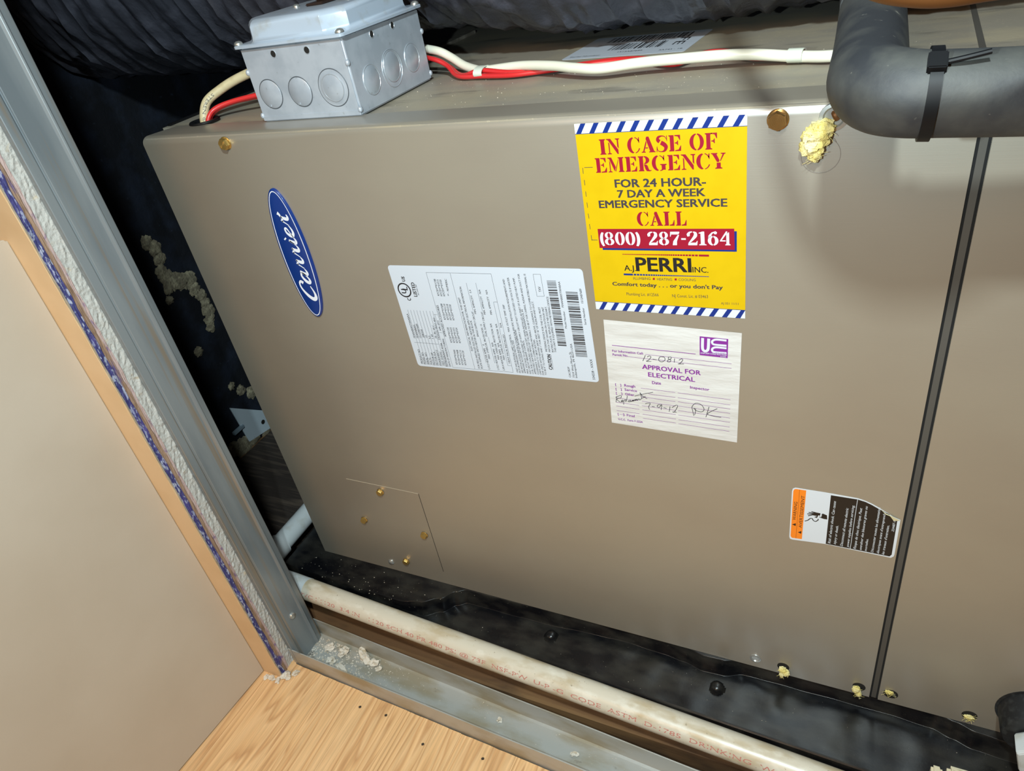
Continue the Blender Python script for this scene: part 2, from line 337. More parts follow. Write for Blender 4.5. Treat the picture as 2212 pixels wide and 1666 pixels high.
def rrect(w, h, r, n=5):
    P = []
    for cx, cy, a in ((w/2-r, h/2-r, 0), (-w/2+r, h/2-r, 90), (-w/2+r, -h/2+r, 180), (w/2-r, -h/2+r, 270)):
        P += [(cx+r*math.cos(math.radians(a+90*i/n)), cy+r*math.sin(math.radians(a+90*i/n))) for i in range(n+1)]
    return P

# ------------------------------------------------------------------ print layout tables (millimetres on each label)
EM_T = [
  ('IN CASE OF', -38.9, 48.36, 37.42, 49.41, 10.13, 'sr'),
  ('EMERGENCY', -43.17, 36.29, 42.06, 37.21, 9.93, 'sr'),
  ('FOR 24 HOUR-', -30.54, 25.95, 29.65, 26.44, 5.41, 'bk'),
  ('7 DAY A WEEK', -29.37, 18.8, 29.09, 19.53, 5.13, 'bk'),
  ('EMERGENCY SERVICE', -43.25, 11.47, 42.82, 12.47, 5.19, 'bk'),
  ('CALL', -17.2, -1.44, 16.88, -0.88, 10.0, 'sr'),
  ('(800) 287-2164', -45.85, -16.27, 45.39, -14.31, 9.79, 'sw'),
  ('A.J.', -29.5, -35.93, -20.76, -35.78, 4.35, 'mk'),
  ('PERRI', -20.27, -35.66, 18.38, -35.06, 10.31, 'pk'),
  ('INC.', 19.46, -35.21, 30.14, -35.05, 4.17, 'mk'),
  ('PLUMBING', -23.35, -42.98, -10.69, -42.48, 1.99, 'rg'),
  ('HEATING', -5.95, -42.66, 4.75, -42.35, 1.96, 'rg'),
  ('COOLING', 9.38, -42.23, 21.33, -41.96, 1.94, 'rg'),
  ("Comfort today . . . or you don't Pay", -39.57, -48.35, 39.66, -47.27, 2.9, 'bk'),
  ('Plumbing Lic. #12566', -29.54, -56.01, -5.55, -55.34, 2.39, 'rg'),
  ('NJ Const. Lic. # 03463', 4.32, -55.49, 29.59, -54.69, 2.32, 'rg'),
  ('AJ 051 11/11', 38.41, -59.1, 50.15, -58.84, 1.75, 'rg'),
]
EM_Q = {'red': [(-46.48, -4.02), (47.3, -2.63), (47.65, -17.61), (-46.5, -18.62)], 'blue': [(-44.43, -5.76), (48.95, -4.41), (48.99, -18.88), (-44.28, -20.08)], 'sq1': [(-8.96, -40.74), (-7.54, -40.67), (-7.64, -42.33), (-9.07, -42.4)], 'sq2': [(6.69, -40.42), (8.17, -40.35), (8.1, -41.99), (6.62, -42.06)], 'bar1': [(-30.41, -23.04), (30.81, -22.27)], 'bar2': [(-30.35, -38.89), (30.97, -37.99)]}
EM_D = [
  [(-51.13, 40.15), (-45.05, 40.18)],
  [(-52.29, 39.91), (-52.32, 35.86)],
  [(-52.17, 31.58), (-52.06, 27.81)],
  [(-52.2, 23.46), (-52.08, 19.71)],
  [(-52.2, 15.47), (-52.07, 11.66)],
  [(-52.2, 7.34), (-52.05, 3.66)],
  [(-52.13, -0.44), (-52.01, -4.39)],
  [(-51.83, -8.86), (-51.8, -12.87)],
  [(-51.77, -12.57), (-47.42, -12.58)],
]
AP_T = [
  ('For Information Call:', -45.99, 21.69, -21.01, 22.51, 1.97, 'h'),
  ('Permit No.', -45.89, 18.15, -33.39, 18.73, 2.05, 'h'),
  ('APPROVAL FOR', -22.38, 9.1, 22.71, 9.86, 4.09, 'h'),
  ('ELECTRICAL', -17.8, 2.37, 18.49, 2.94, 4.08, 'h'),
  ('Date', -14.93, -4.31, -7.97, -3.89, 2.72, 'h'),
  ('Inspector', 14.8, -3.73, 29.29, -3.69, 2.44, 'h'),
  ('[', -45.57, -11.06, -44.75, -11.01, 2.81, 'h'),
  (']', -41.49, -10.96, -40.68, -10.91, 2.81, 'h'),
  ('Rough', -37.96, -10.47, -29.05, -10.21, 2.41, 'h'),
  ('[', -45.51, -15.49, -44.69, -15.43, 2.84, 'h'),
  (']', -41.27, -15.19, -40.45, -15.13, 2.83, 'h'),
  ('Service', -37.99, -14.64, -27.78, -14.39, 2.27, 'h'),
  ('[', -45.44, -19.79, -44.61, -19.73, 2.86, 'h'),
  (']', -41.11, -19.46, -40.29, -19.4, 2.85, 'h'),
  ('Other', -37.76, -19.05, -30.33, -18.84, 2.2, 'h'),
  ('[', -45.25, -41.26, -44.4, -41.19, 2.81, 'h'),
  (']', -40.7, -40.91, -39.86, -40.84, 2.88, 'h'),
  ('Final', -37.57, -40.74, -30.89, -40.57, 2.3, 'h'),
  ('U.C.C.  Form F-222A', -45.19, -46.03, -24.2, -45.37, 1.9, 'h'),
  ('UNIFORM CONSTRUCTION', 22.48, 29.26, 41.19, 29.83, 1.28, 'w'),
  ('CODE', 36.92, 28.25, 40.94, 28.39, 0.98, 'w'),
  ('NEW JERSEY', 33.1, 31.12, 40.64, 31.43, 0.91, 'h'),
]
AP_L = [
  [(-45.92, 27.77), (18.87, 28.35)],
  [(-19.6, 22.85), (44.98, 23.37)],
  [(-33.39, 18.88), (45.1, 19.33)],
  [(-45.52, -23.24), (-26.83, -22.86)],
  [(-46.35, -27.68), (-26.56, -27.55)],
  [(-46.18, -31.65), (-26.54, -31.58)],
  [(-46.12, -36.26), (-26.53, -36.15)],
  [(-44.11, -39.86), (-38.56, -39.92)],
  [(-24.47, -9.86), (3.05, -9.61)],
  [(-18.21, -14.69), (3.11, -14.38)],
  [(-24.64, -18.43), (3.06, -18.49)],
  [(-24.16, -22.96), (3.32, -22.75)],
  [(-24.14, -27.44), (3.26, -27.18)],
  [(-24.04, -31.62), (3.33, -31.38)],
  [(-24.03, -36.18), (3.33, -35.95)],
  [(-23.86, -40.33), (3.4, -40.06)],
  [(5.08, -9.58), (45.17, -9.33)],
  [(5.15, -14.26), (45.19, -14.22)],
  [(5.16, -18.28), (45.25, -18.14)],
  [(5.24, -22.4), (45.25, -22.41)],
  [(5.19, -26.98), (45.37, -26.86)],
  [(5.33, -31.41), (45.37, -31.05)],
  [(5.4, -36.13), (45.38, -35.76)],
  [(5.35, -40.25), (45.26, -40.06)],
]
AP_BOX = [
  (21.81, 44.21),
  (42.12, 44.3),
  (42.1, 27.91),
  (21.89, 27.9),
]
AP_U = [
  [(23.97, 43.03), (23.91, 35.1), (24.51, 32.65), (25.93, 31.85), (27.44, 32.75), (28.11, 35.08), (28.36, 43.01)],
  [(40.92, 42.92), (34.33, 42.93), (31.94, 42.22), (30.81, 40.84), (31.06, 39.35), (32.69, 38.45), (41.03, 38.55)],
  [(41.08, 36.35), (34.45, 36.32), (31.93, 35.58), (30.91, 34.19), (31.16, 32.68), (32.8, 31.92), (41.19, 32.2)],
]
AP_H = [
  [(-19.43, 22.13), (-21.7, 16.46)],
  [(-18.09, 20.69), (-16.4, 21.96), (-15.17, 21.09), (-17.05, 18.01), (-18.88, 16.7), (-15.05, 17.02)],
  [(-13.84, 19.35), (-10.7, 19.19)],
  [(-5.0, 22.49), (-8.12, 22.06), (-9.13, 19.12), (-6.98, 17.79), (-4.44, 19.63), (-4.51, 21.97), (-5.92, 22.65)],
  [(0.58, 23.26), (-1.59, 22.74), (-1.31, 21.09), (0.22, 20.43), (-0.43, 18.72), (-2.29, 18.6), (-1.95, 20.12), (0.24, 21.53), (0.7, 23.05)],
  [(3.14, 22.3), (2.78, 18.58)],
  [(6.37, 21.29), (8.51, 22.68), (9.23, 21.54), (7.25, 18.48), (5.78, 17.83), (10.18, 18.32)],
  [(-21.44, -24.92), (-19.54, -24.01), (-17.22, -23.84), (-18.67, -27.52), (-17.97, -30.26)],
  [(-15.99, -26.63), (-13.68, -26.62)],
  [(-8.55, -23.91), (-10.51, -23.86), (-11.61, -25.84), (-9.92, -26.51), (-7.88, -23.31), (-8.47, -28.76)],
  [(-6.45, -26.12), (-4.04, -26.49)],
  [(-1.21, -23.96), (-1.89, -29.34)],
  [(0.39, -24.88), (3.33, -22.11), (4.92, -22.62), (2.4, -28.55), (0.84, -29.0), (4.07, -28.8)],
  [(17.59, -29.74), (16.71, -24.7), (16.21, -21.22), (18.83, -17.44), (23.18, -17.76), (25.57, -21.89), (23.85, -24.74), (20.1, -24.64), (17.59, -22.56), (18.97, -23.1), (18.35, -28.8)],
  [(29.36, -18.85), (27.01, -29.41)],
  [(35.61, -19.43), (28.33, -25.73), (32.56, -27.32), (38.7, -27.34)],
  [(-46.07, -27.63), (-45.2, -21.55)],
  [(-46.17, -22.7), (-41.9, -20.17), (-41.33, -22.03), (-45.18, -24.5), (-42.19, -27.28)],
  [(-41.84, -26.06), (-40.24, -24.46), (-41.33, -26.8), (-39.62, -25.51)],
  [(-39.42, -24.49), (-39.68, -28.99)],
  [(-39.44, -24.82), (-37.6, -23.68), (-38.41, -25.95)],
  [(-36.0, -19.16), (-37.16, -25.57)],
  [(-34.48, -23.62), (-35.77, -25.0), (-34.42, -25.25), (-33.78, -23.34), (-33.46, -24.92), (-31.54, -22.95), (-32.49, -24.58), (-30.37, -22.42), (-31.12, -24.18), (-29.12, -21.71), (-29.33, -23.38), (-28.03, -21.2), (-27.82, -22.62), (-26.4, -20.75), (-25.92, -21.97), (-23.68, -19.47)],
  [(-24.8, -14.45), (-23.95, -19.52), (-20.95, -17.4)],
  [(-29.98, -18.62), (-23.53, -15.83), (-14.54, -12.33)],
  [(-25.6, -14.58), (-22.95, -17.74), (-19.58, -19.57)],
]
WN_T = [
  ('WARNING', -34.26, -7.43, -34.12, 13.05, 2.42, 'k'),
  ('AVERTISSEMENT', -29.19, -14.88, -29.37, 20.91, 2.42, 'k'),
  ('Risk of electric shock. Can cause', -6.65, -26.21, -6.66, 21.02, 1.98, 'wi'),
  ('injury or death.', -2.7, -25.94, -2.63, -4.69, 1.85, 'wi'),
  ('Disconnect all remote electric', 2.47, -26.54, 2.7, 16.09, 1.97, 'wi'),
  ('power supplies before servicing.', 6.83, -26.27, 6.35, 20.08, 1.83, 'wi'),
  ('Risque de choc électrique. Peut', 12.15, -26.8, 12.01, 18.59, 1.9, 'wi'),
  ('entraîner des blessures graves ou', 16.23, -26.6, 15.47, 21.5, 1.8, 'wi'),
  ('mortelles.', 19.89, -26.9, 19.7, -12.94, 1.7, 'wi'),
  ('Déconnecter toutes les alimentation', 24.69, -26.83, 24.13, 22.49, 1.78, 'wi'),
  ("électriques avant d'entreprendre", 28.7, -26.64, 28.17, 18.96, 1.76, 'wi'),
  ("les travaux d'entretien.", 32.41, -26.89, 32.14, 5.65, 1.84, 'wi'),
  ('324487-1', 35.94, -0.07, 35.68, 11.38, 1.69, 'wi'),
]
WN_Q = {'outline': [(-38.02, -27.44), (-37.39, -29.88), (-35.15, -30.32), (-10.28, -27.92), (37.31, -28.93), (39.03, -26.92), (39.36, -24.29), (38.6, 13.21), (33.51, 15.11), (27.96, 18.9), (22.45, 22.37), (17.89, 24.79), (13.4, 26.57), (8.09, 27.82), (-13.09, 28.19), (-36.77, 27.85), (-38.54, 26.4), (-38.93, 23.6)], 'orange': [(-37.1, -26.42), (-36.01, -28.33), (-28.25, -27.63), (-28.64, 27.04), (-36.24, 26.83), (-37.49, 25.98), (-38.01, 23.83)], 'sep': [(-33.44, 26.52), (-32.85, -27.9)], 'white': [(-28.01, -27.63), (-10.32, -27.34), (-11.16, 26.55), (-28.3, 26.78)], 'black': [(-10.08, -27.49), (36.27, -27.68), (37.51, -25.25), (36.66, 11.99), (33.92, 11.89), (30.74, 17.01), (27.1, 19.0), (22.59, 21.09), (18.02, 23.64), (13.51, 25.61), (7.98, 26.81), (-10.8, 26.5)], 'line': [(7.86, 26.65), (8.12, -27.7)], 'tri1': [(-36.78, -12.84), (-33.92, -10.65), (-33.92, -13.84)], 'tri2': [(-31.85, -20.56), (-29.2, -18.31), (-29.18, -21.54)], 'flap': [(24.25, 21.53), (27.96, 18.9), (38.6, 13.21), (34.43, 11.23), (31.23, 16.48), (27.98, 18.77)], 'hand': [(-11.79, 4.48), (-11.19, 0.04), (-13.48, -0.18), (-15.83, 0.36), (-17.27, 1.01), (-18.78, -0.46), (-20.91, 0.0), (-18.71, 1.66), (-21.97, 1.68), (-25.35, -0.17), (-25.55, 0.69), (-22.49, 2.38), (-26.18, 1.71), (-26.16, 2.64), (-22.09, 3.33), (-25.39, 3.69), (-25.21, 4.44), (-21.25, 4.47), (-23.63, 5.22), (-22.98, 5.88), (-19.46, 5.44), (-16.69, 5.36), (-16.13, 4.13), (-14.86, 5.52)], 'bolt': [(-18.78, -0.46), (-17.88, 2.94), (-16.82, 2.4), (-16.57, 5.05), (-15.42, 3.97), (-15.88, 1.05), (-16.96, 1.8), (-17.33, -1.25), (-18.1, -0.27)], 'cord': [(-27.51, -6.46), (-25.26, -4.76), (-23.55, -2.29), (-22.16, -2.11), (-21.34, -3.65), (-19.64, -4.59), (-17.91, -2.69), (-17.79, -1.24)]}
RT_T = [
  ('US', -74.96, 36.1, -74.49, 40.7, 3.15, 'b'),
  ('C', -74.66, 17.67, -74.47, 19.97, 3.58, 'b'),
  ('U', -77.34, 24.69, -77.08, 28.49, 4.69, 'b'),
  ('L', -75.09, 27.88, -74.8, 31.04, 5.14, 'b'),
  ('LISTED', -66.93, 21.97, -66.19, 35.41, 3.29, 'b'),
  ('AIR COND. UNIT', -64.6, 23.3, -64.39, 33.92, 1.21, 'r'),
  ('PRODUCT NO.', -82.58, -48.46, -81.86, -32.39, 2.04, 'r'),
  ('MODEL NO.', -79.48, -48.82, -78.65, -35.58, 2.03, 'r'),
  ('SERIAL NO.', -75.96, -48.82, -75.18, -35.43, 2.02, 'r'),
  ('VOLTS', -72.66, -48.84, -72.21, -41.35, 2.01, 'r'),
  ('MOTOR HP', -69.39, -48.92, -68.37, -35.37, 2.0, 'r'),
  ('MOTOR FLA', -65.99, -48.73, -65.65, -34.21, 2.0, 'r'),
  ('PHASE/HERTZ', -62.54, -48.73, -62.02, -31.75, 1.99, 'r'),
  ('TEST STATIC', -59.1, -48.73, -58.77, -33.34, 1.98, 'r'),
  ('REFRIGERANT 410A', -56.09, -49.09, -55.23, -24.17, 1.97, 'r'),
  ('DATE OF MANUFACTURING', -52.46, -48.75, -51.93, -19.39, 1.96, 'r'),
  ('FE4ANB005T00ABAA', -82.25, -20.62, -82.19, 4.36, 1.94, 'r'),
  ('FE4ANB005', -78.89, -20.39, -78.5, -6.72, 1.93, 'r'),
  ('1512A87689', -75.77, -20.04, -75.43, -5.64, 1.92, 'r'),
  ('208/230', -72.27, -19.61, -72.16, -11.13, 1.91, 'r'),
  ('1/2', -69.22, -19.4, -69.23, -16.97, 1.9, 'r'),
  ('4.3', -65.89, -20.69, -65.69, -17.52, 1.88, 'r'),
  ('1 60', -62.77, -20.16, -62.54, -15.61, 1.88, 'r'),
  ('.50  IN  W.C.', -59.2, -19.91, -58.35, -5.51, 1.87, 'r'),
  ('DESIGN PRSG 450', -56.16, -20.6, -55.15, 1.7, 1.86, 'r'),
  ('APR 2012', -52.18, -11.34, -51.74, -1.02, 1.84, 'r'),
  ('APPROVED ACCESSORIES', -48.37, -17.04, -47.89, 14.4, 2.09, 'r'),
  ('KFCEH**01N05', -44.63, -45.83, -43.25, -30.2, 1.89, 'r'),
  ('KFCEH**01N08', -41.56, -45.77, -40.23, -30.18, 1.88, 'r'),
  ('KFCEH**01C15', -38.5, -45.72, -37.33, -30.16, 1.87, 'r'),
  ('KFCEH**01C20', -35.46, -45.66, -34.6, -30.38, 1.87, 'r'),
  ('KFCEH**01C05', -43.93, -22.73, -43.56, -7.25, 1.96, 'r'),
  ('KFCEH**01N10', -41.03, -22.63, -40.58, -7.19, 1.95, 'r'),
  ('KFCEH**01315', -38.04, -22.59, -37.74, -7.19, 1.94, 'r'),
  ('KFCEH**01F24', -35.11, -22.49, -34.86, -7.18, 1.93, 'r'),
  ('KFCEH**01N08', -44.09, 0.4, -43.5, 16.01, 1.92, 'r'),
  ('KFCEH**01C10', -41.0, 0.46, -40.7, 16.02, 1.91, 'r'),
  ('KFCEH**01318', -38.19, 0.44, -37.84, 15.86, 1.9, 'r'),
  ('KFCEH**01F30', -35.37, 0.49, -35.06, 15.65, 1.9, 'r'),
  ('KFCEH**01C08', -43.94, 23.64, -43.47, 39.26, 1.88, 'r'),
  ('KFCEH**01F15', -41.07, 23.53, -40.69, 38.95, 1.87, 'r'),
  ('KFCEH**01F20', -38.28, 23.58, -37.96, 38.92, 1.87, 'r'),
  ('** - NUMERIC', -33.81, 23.76, -32.51, 39.71, 1.84, 'r'),
  ('ELECTRICAL INFORMATION FOR THIS UNIT', -24.86, -29.8, -24.26, 22.74, 1.85, 'r'),
  ('FOR FIELD INSTALLED ELECTRIC HEATERS APPLY ELECTRICAL INFORMATION', -22.11, -48.06, -20.32, 32.8, 1.87, 'r'),
  ('PLATE SUPPLIED WITH HEATER IN THIS BLOCK.', -19.24, -47.93, -18.46, 1.36, 1.86, 'r'),
  ('SINGLE SUPPLY CIRCUIT', -15.2, -14.87, -14.5, 9.92, 1.8, 'r'),
  ('L1/L2 HEATER AMPS    0', -11.98, -47.8, -11.87, -22.19, 1.84, 'r'),
  ('MAX. OVERCUR. PROTECTION  15', -9.2, -36.75, -9.28, -2.0, 1.82, 'r'),
  ('MIN. AMPACITY   5.4', -12.01, 7.82, -11.77, 30.33, 1.75, 'r'),
  ('DUAL SUPPLY CIRCUIT', -6.78, -13.95, -5.41, 10.06, 1.77, 'r'),
  ('MIN. AMPACITY   N/A', -3.14, 7.64, -2.86, 30.93, 1.73, 'r'),
  ('L1/L2 HEATER AMPS   N/A', -2.87, -47.63, -2.69, -19.63, 1.82, 'r'),
  ('MAX. OVERCUR. PROTECTION  N/A', -0.08, -36.64, 0.26, -0.79, 1.79, 'r'),
  ('MIN. AMPACITY   N/A', 3.02, 7.84, 3.43, 30.84, 1.71, 'r'),
  ('L3/L4 HEATER AMPS   N/A', 2.57, -47.66, 2.98, -19.54, 1.8, 'r'),
  ('MAX. OVERCUR. PROTECTION  N/A', 5.33, -36.51, 5.3, -0.81, 1.78, 'r'),
  ('HEAT PACK INSTALLED', 9.63, -39.54, 10.11, -10.83, 1.77, 'r'),
  ('N/A', 9.46, -4.09, 9.65, 0.4, 1.71, 'r'),
  ('UNIT HAS INTEGRAL LIMIT CONTROL.   MAX. OUTLET TEMP. 200F', 15.59, -48.74, 16.27, 17.82, 1.68, 'r'),
  ('MOTOR IMPEDANCE PROTECTED.', 18.06, -48.73, 17.75, -15.5, 1.68, 'r'),
  ('SEE INSTALLATION INSTRUCTIONS FOR SPECIFIC INSTALLATION REQUIREMENTS AND', 20.52, -48.73, 21.33, 40.91, 1.67, 'r'),
  ('APPROVED ACCESSORY KIT INFORMATION.', 22.97, -48.72, 22.25, -5.2, 1.67, 'r'),
  ('MAX. VOLTAGE TO GROUND OF SUPPLY CIRCUIT NOT TO EXCEED 120 VOLTS IF HEATER', 25.42, -48.71, 25.69, 42.48, 1.66, 'r'),
  ('HAS CIRCUIT BREAKER CONTROL.', 27.85, -48.7, 27.43, -15.13, 1.65, 'r'),
  ('COIL FOR COOLING ONLY EXCEPT WHEN INSTALLED AS PART OF A LISTED HEAT PUMP.', 30.28, -48.7, 30.65, 42.6, 1.65, 'r'),
  ("APPROVED HEATERS MFG'D BY CAC/BDP, INDIANAPOLIS, IN", 32.7, -48.69, 32.37, 14.1, 1.64, 'r'),
  ('CLEARANCE TO COMBUSTIBLE MATERIALS TO BE 0" FOR CASING, PLENUM AND DUCT FOR', 35.11, -48.68, 35.57, 45.89, 1.63, 'r'),
  ('UNITS WITH 0 TO 18KW HEATERS.', 37.51, -48.68, 37.65, -13.61, 1.63, 'r'),
  ('FOR UNITS WITH HEATERS 20KW AND ABOVE, CLEARANCE TO COMBUSTIBLE MATERIAL IS', 39.9, -48.67, 40.96, 46.01, 1.62, 'r'),
  ('TO BE 0" TO CASING AND 1" FOR FIRST 36" OF PLENUM AND DUCT.', 42.29, -48.66, 43.17, 22.25, 1.61, 'r'),
  ('CAUTION', 48.66, -42.54, 49.31, -27.42, 3.08, 'b'),
  ('METERING DEVICE FOR THIS COIL MUST', 47.17, -24.77, 48.1, 16.95, 1.72, 'r'),
  ('MATCH THAT SHOWN ON OUTDOOR UNIT', 49.94, -24.9, 51.14, 17.09, 1.71, 'r'),
  ('RATING PLATE. REPLACE IF NECESSARY.', 52.81, -24.81, 53.9, 17.87, 1.7, 'r'),
  ('THIS UNIT IS EQUIPPED WITH METERING DEVICE:', 55.26, -24.82, 56.94, 26.97, 1.69, 'r'),
  ('TXV', 51.75, 30.7, 51.66, 35.3, 2.0, 'r'),
  ('Model Number', 68.27, -1.22, 68.73, 14.38, 1.56, 'r'),
  ('FE4ANB005T00ABAA', 68.57, 17.9, 69.01, 40.16, 1.66, 'r'),
  ('Serial Number', 85.38, 3.12, 85.44, 18.25, 1.64, 'r'),
  ('1512A87689', 85.53, 22.16, 85.68, 34.54, 1.78, 'r'),
  ('CAC/BDP', 64.45, -48.61, 64.46, -38.16, 1.78, 'r'),
  ('7310 West Morris St.', 67.8, -48.63, 68.09, -23.08, 1.77, 'r'),
  ('Indianapolis, IN 46231.USA', 70.12, -48.61, 70.22, -15.35, 1.76, 'r'),
  ('334228 - XXXX', 85.61, -48.95, 85.51, -28.87, 2.04, 'r'),
]
RT_L = [
  [(-82.13, -48.68), (-81.45, 8.39)],
  [(-79.03, -49.04), (-78.43, 8.36)],
  [(-75.52, -49.04), (-75.15, 8.41)],
  [(-72.21, -49.05), (-71.94, 8.27)],
  [(-68.94, -49.13), (-68.65, 8.26)],
  [(-65.55, -48.95), (-65.31, 8.25)],
  [(-62.1, -48.95), (-62.09, 8.3)],
  [(-58.66, -48.95), (-58.6, 8.29)],
  [(-55.65, -49.3), (-55.51, 8.22)],
  [(-84.87, -25.32), (-58.68, -25.53)],
  [(-54.96, 5.02), (-51.39, 4.97)],
  [(-54.13, 5.18), (-53.96, -4.95)],
  [(-54.77, -13.0), (-51.51, -13.2)],
  [(-51.0, 45.29), (-50.66, -49.44)],
  [(-51.0, 45.29), (10.45, 45.42)],
  [(10.51, 45.44), (10.4, -48.99)],
  [(-50.66, -49.44), (10.45, -48.91)],
  [(-27.61, 45.04), (-27.7, -48.95)],
  [(-14.5, -15.48), (-14.51, -41.03)],
  [(-14.65, 10.87), (-14.57, 36.63)],
  [(-6.02, -14.56), (-5.76, -40.94)],
  [(-5.65, 10.36), (-5.62, 36.89)],
  [(6.91, 19.87), (6.67, -42.22)],
  [(6.67, -42.22), (10.42, -41.87)],
  [(6.91, 19.87), (10.52, 20.02)],
  [(47.48, 45.88), (53.79, 45.9)],
  [(53.79, 45.9), (53.56, 27.03)],
  [(53.56, 27.03), (47.28, 26.72)],
  [(47.28, 26.72), (47.48, 45.88)],
  [(49.46, -42.46), (49.77, -27.38)],
]
RT_B = [
  [(57.68, -18.02), (58.0, 40.9), (65.62, 40.98), (65.29, -17.98)],
  [(71.92, -27.27), (72.29, 31.62), (82.07, 31.53), (81.92, -27.11)],
]
RT_O = [
  (-85.21, 29.07),
  (-72.01, 26.52),
  (-77.38, 34.64),
  (-79.35, 21.15),
]
FRAMES = {'EM': (0.47, 0.4617, 0.35, 109.5, 138.5), 'RT': (0.3209, 0.3719, 1.55, 177.6, 102.4), 'AP': (0.4706, 0.3317, -1.4, 102.6, 100.6), 'WN': (0.602, 0.2143, -0.6, 76.6, 56.6)}

# ================================================================== THE SETTING
def wood_mat():
    m = bpy.data.materials.new('oak_laminate'); m.use_nodes = True; nt = m.node_tree; N = nt.nodes; K = nt.links; b = N['Principled BSDF']
    b.inputs['Roughness'].default_value = 0.34
    tc = N.new('ShaderNodeTexCoord'); oi = N.new('ShaderNodeObjectInfo')
    ad = N.new('ShaderNodeVectorMath'); ad.operation = 'MULTIPLY_ADD'
    cx = N.new('ShaderNodeCombineXYZ'); K.new(oi.outputs['Random'], cx.inputs[0]); K.new(oi.outputs['Random'], cx.inputs[1])
    K.new(cx.outputs[0], ad.inputs[0]); ad.inputs[1].default_value = (3.0, 5.0, 0); K.new(tc.outputs['Object'], ad.inputs[2])
    mp = N.new('ShaderNodeMapping'); K.new(ad.outputs[0], mp.inputs['Vector']); mp.inputs['Scale'].default_value = (20, 1.5, 1)
    nz = N.new('ShaderNodeTexNoise'); nz.inputs['Scale'].default_value = 1.0; nz.inputs['Detail'].default_value = 3; nz.inputs['Distortion'].default_value = 0.4
    K.new(mp.outputs[0], nz.inputs['Vector'])
    mu = N.new('ShaderNodeMath'); mu.operation = 'MULTIPLY'; mu.inputs[1].default_value = 17.0; K.new(nz.outputs['Fac'], mu.inputs[0])
    fr = N.new('ShaderNodeMath'); fr.operation = 'FRACT'; K.new(mu.outputs[0], fr.inputs[0])
    cr = N.new('ShaderNodeValToRGB'); cr.color_ramp.elements[0].position = 0.0; cr.color_ramp.elements[0].color = lin('#cb9a6a')
    cr.color_ramp.elements[1].position = 0.22; cr.color_ramp.elements[1].color = lin('#e8bd8b')
    e = cr.color_ramp.elements.new(0.75); e.color = lin('#e2b480'); e = cr.color_ramp.elements.new(1.0); e.color = lin('#cd9c6c')
    K.new(fr.outputs[0], cr.inputs[0])
    m2 = N.new('ShaderNodeMapping'); K.new(ad.outputs[0], m2.inputs['Vector']); m2.inputs['Scale'].default_value = (420, 16, 1)
    n2 = N.new('ShaderNodeTexNoise'); n2.inputs['Scale'].default_value = 1.0; n2.inputs['Detail'].default_value = 2; K.new(m2.outputs[0], n2.inputs['Vector'])
    r2 = N.new('ShaderNodeMapRange'); r2.inputs['From Min'].default_value = 0.35; r2.inputs['From Max'].default_value = 0.65; r2.inputs['To Min'].default_value = 0.86; r2.inputs['To Max'].default_value = 1.06
    K.new(n2.outputs['Fac'], r2.inputs['Value'])
    mx = N.new('ShaderNodeMix'); mx.data_type = 'RGBA'; mx.blend_type = 'MULTIPLY'; mx.inputs[0].default_value = 1.0
    K.new(cr.outputs[0], mx.inputs[6]); K.new(r2.outputs[0], mx.inputs[7]); K.new(mx.outputs[2], b.inputs['Base Color'])
    return m
WOOD = wood_mat()
FZ = -0.056                                          # top of the laminate
def lip(x): return -0.127 - 0.0405*(x - 0.02)        # outer face of the track's front flange
def lipb(x): return -0.0805 - 0.053*(x - 0.036)      # back flange

floor = MB().box(-0.6, 1.5, -1.6, -0.13, FZ-0.06, FZ-0.0085).box(-0.6, 0.03, -0.131, -0.105, FZ-0.06, FZ-0.0085).build('floor', mat('underlay', '#4a4036', 0.9))
tag(floor, 'oak laminate floor in front of the opening', kind='structure')
pw = 0.0655; x = -0.455
while x < 1.2:
    a, b = x + 0.00012, x + pw - 0.00012; mb = MB(); n = 10
    back = [(a + (b-a)*i/n, min(lip(a + (b-a)*i/n) - 0.0012, -0.02) - 0.0012*abs(noise.noise(Vector((a*40 + i*1.7, 3.1, 0)))) if a + (b-a)*i/n > 0.025 else -0.1235) for i in range(n+1)]
    P = [(a, -1.5)] + [(b, -1.5)] + back[::-1]
    k = len(P); mb.add([(p[0], p[1], FZ-0.008) for p in P] + [(p[0], p[1], FZ) for p in P], [tuple(range(k))[::-1], tuple(range(k, 2*k))] + [(i, (i+1) % k, k+(i+1) % k, k+i) for i in range(k)])
    mb.build('plank', WOOD, floor)
    x += pw

subf = tag(MB().box(-0.36, 1.4, -0.078, 0.8, -0.085, -0.058).build('subfloor', SUBF), 'rough brown plywood subfloor under the drain pipe', kind='structure')
tag(MB().box(-0.34, -0.055, -0.07, 0.78, -0.058, -0.056).build('trim_1', DARKWOOD), 'dark rough floor board left of the air handler', kind='structure')
tag(MB().box(-0.40, 1.4, 0.78, 0.80, -0.08, 1.1).build('wall_back', LINER), 'black rear wall of the closet', kind='structure')
tag(MB().box(-0.40, -0.346, -0.12, 0.78, -0.08, 1.1).build('wall_side', LINER), 'black lined side wall behind the steel stud', kind='structure')
tag(MB().box(1.34, 1.4, -0.12, 0.78, -0.08, 1.1).build('wall_right', LINER), 'black lined right wall of the closet', kind='structure')
tag(MB().box(-0.40, 1.4, -0.12, 0.80, 1.08, 1.12).build('ceiling', LINER), 'black closet ceiling above the duct', kind='structure')

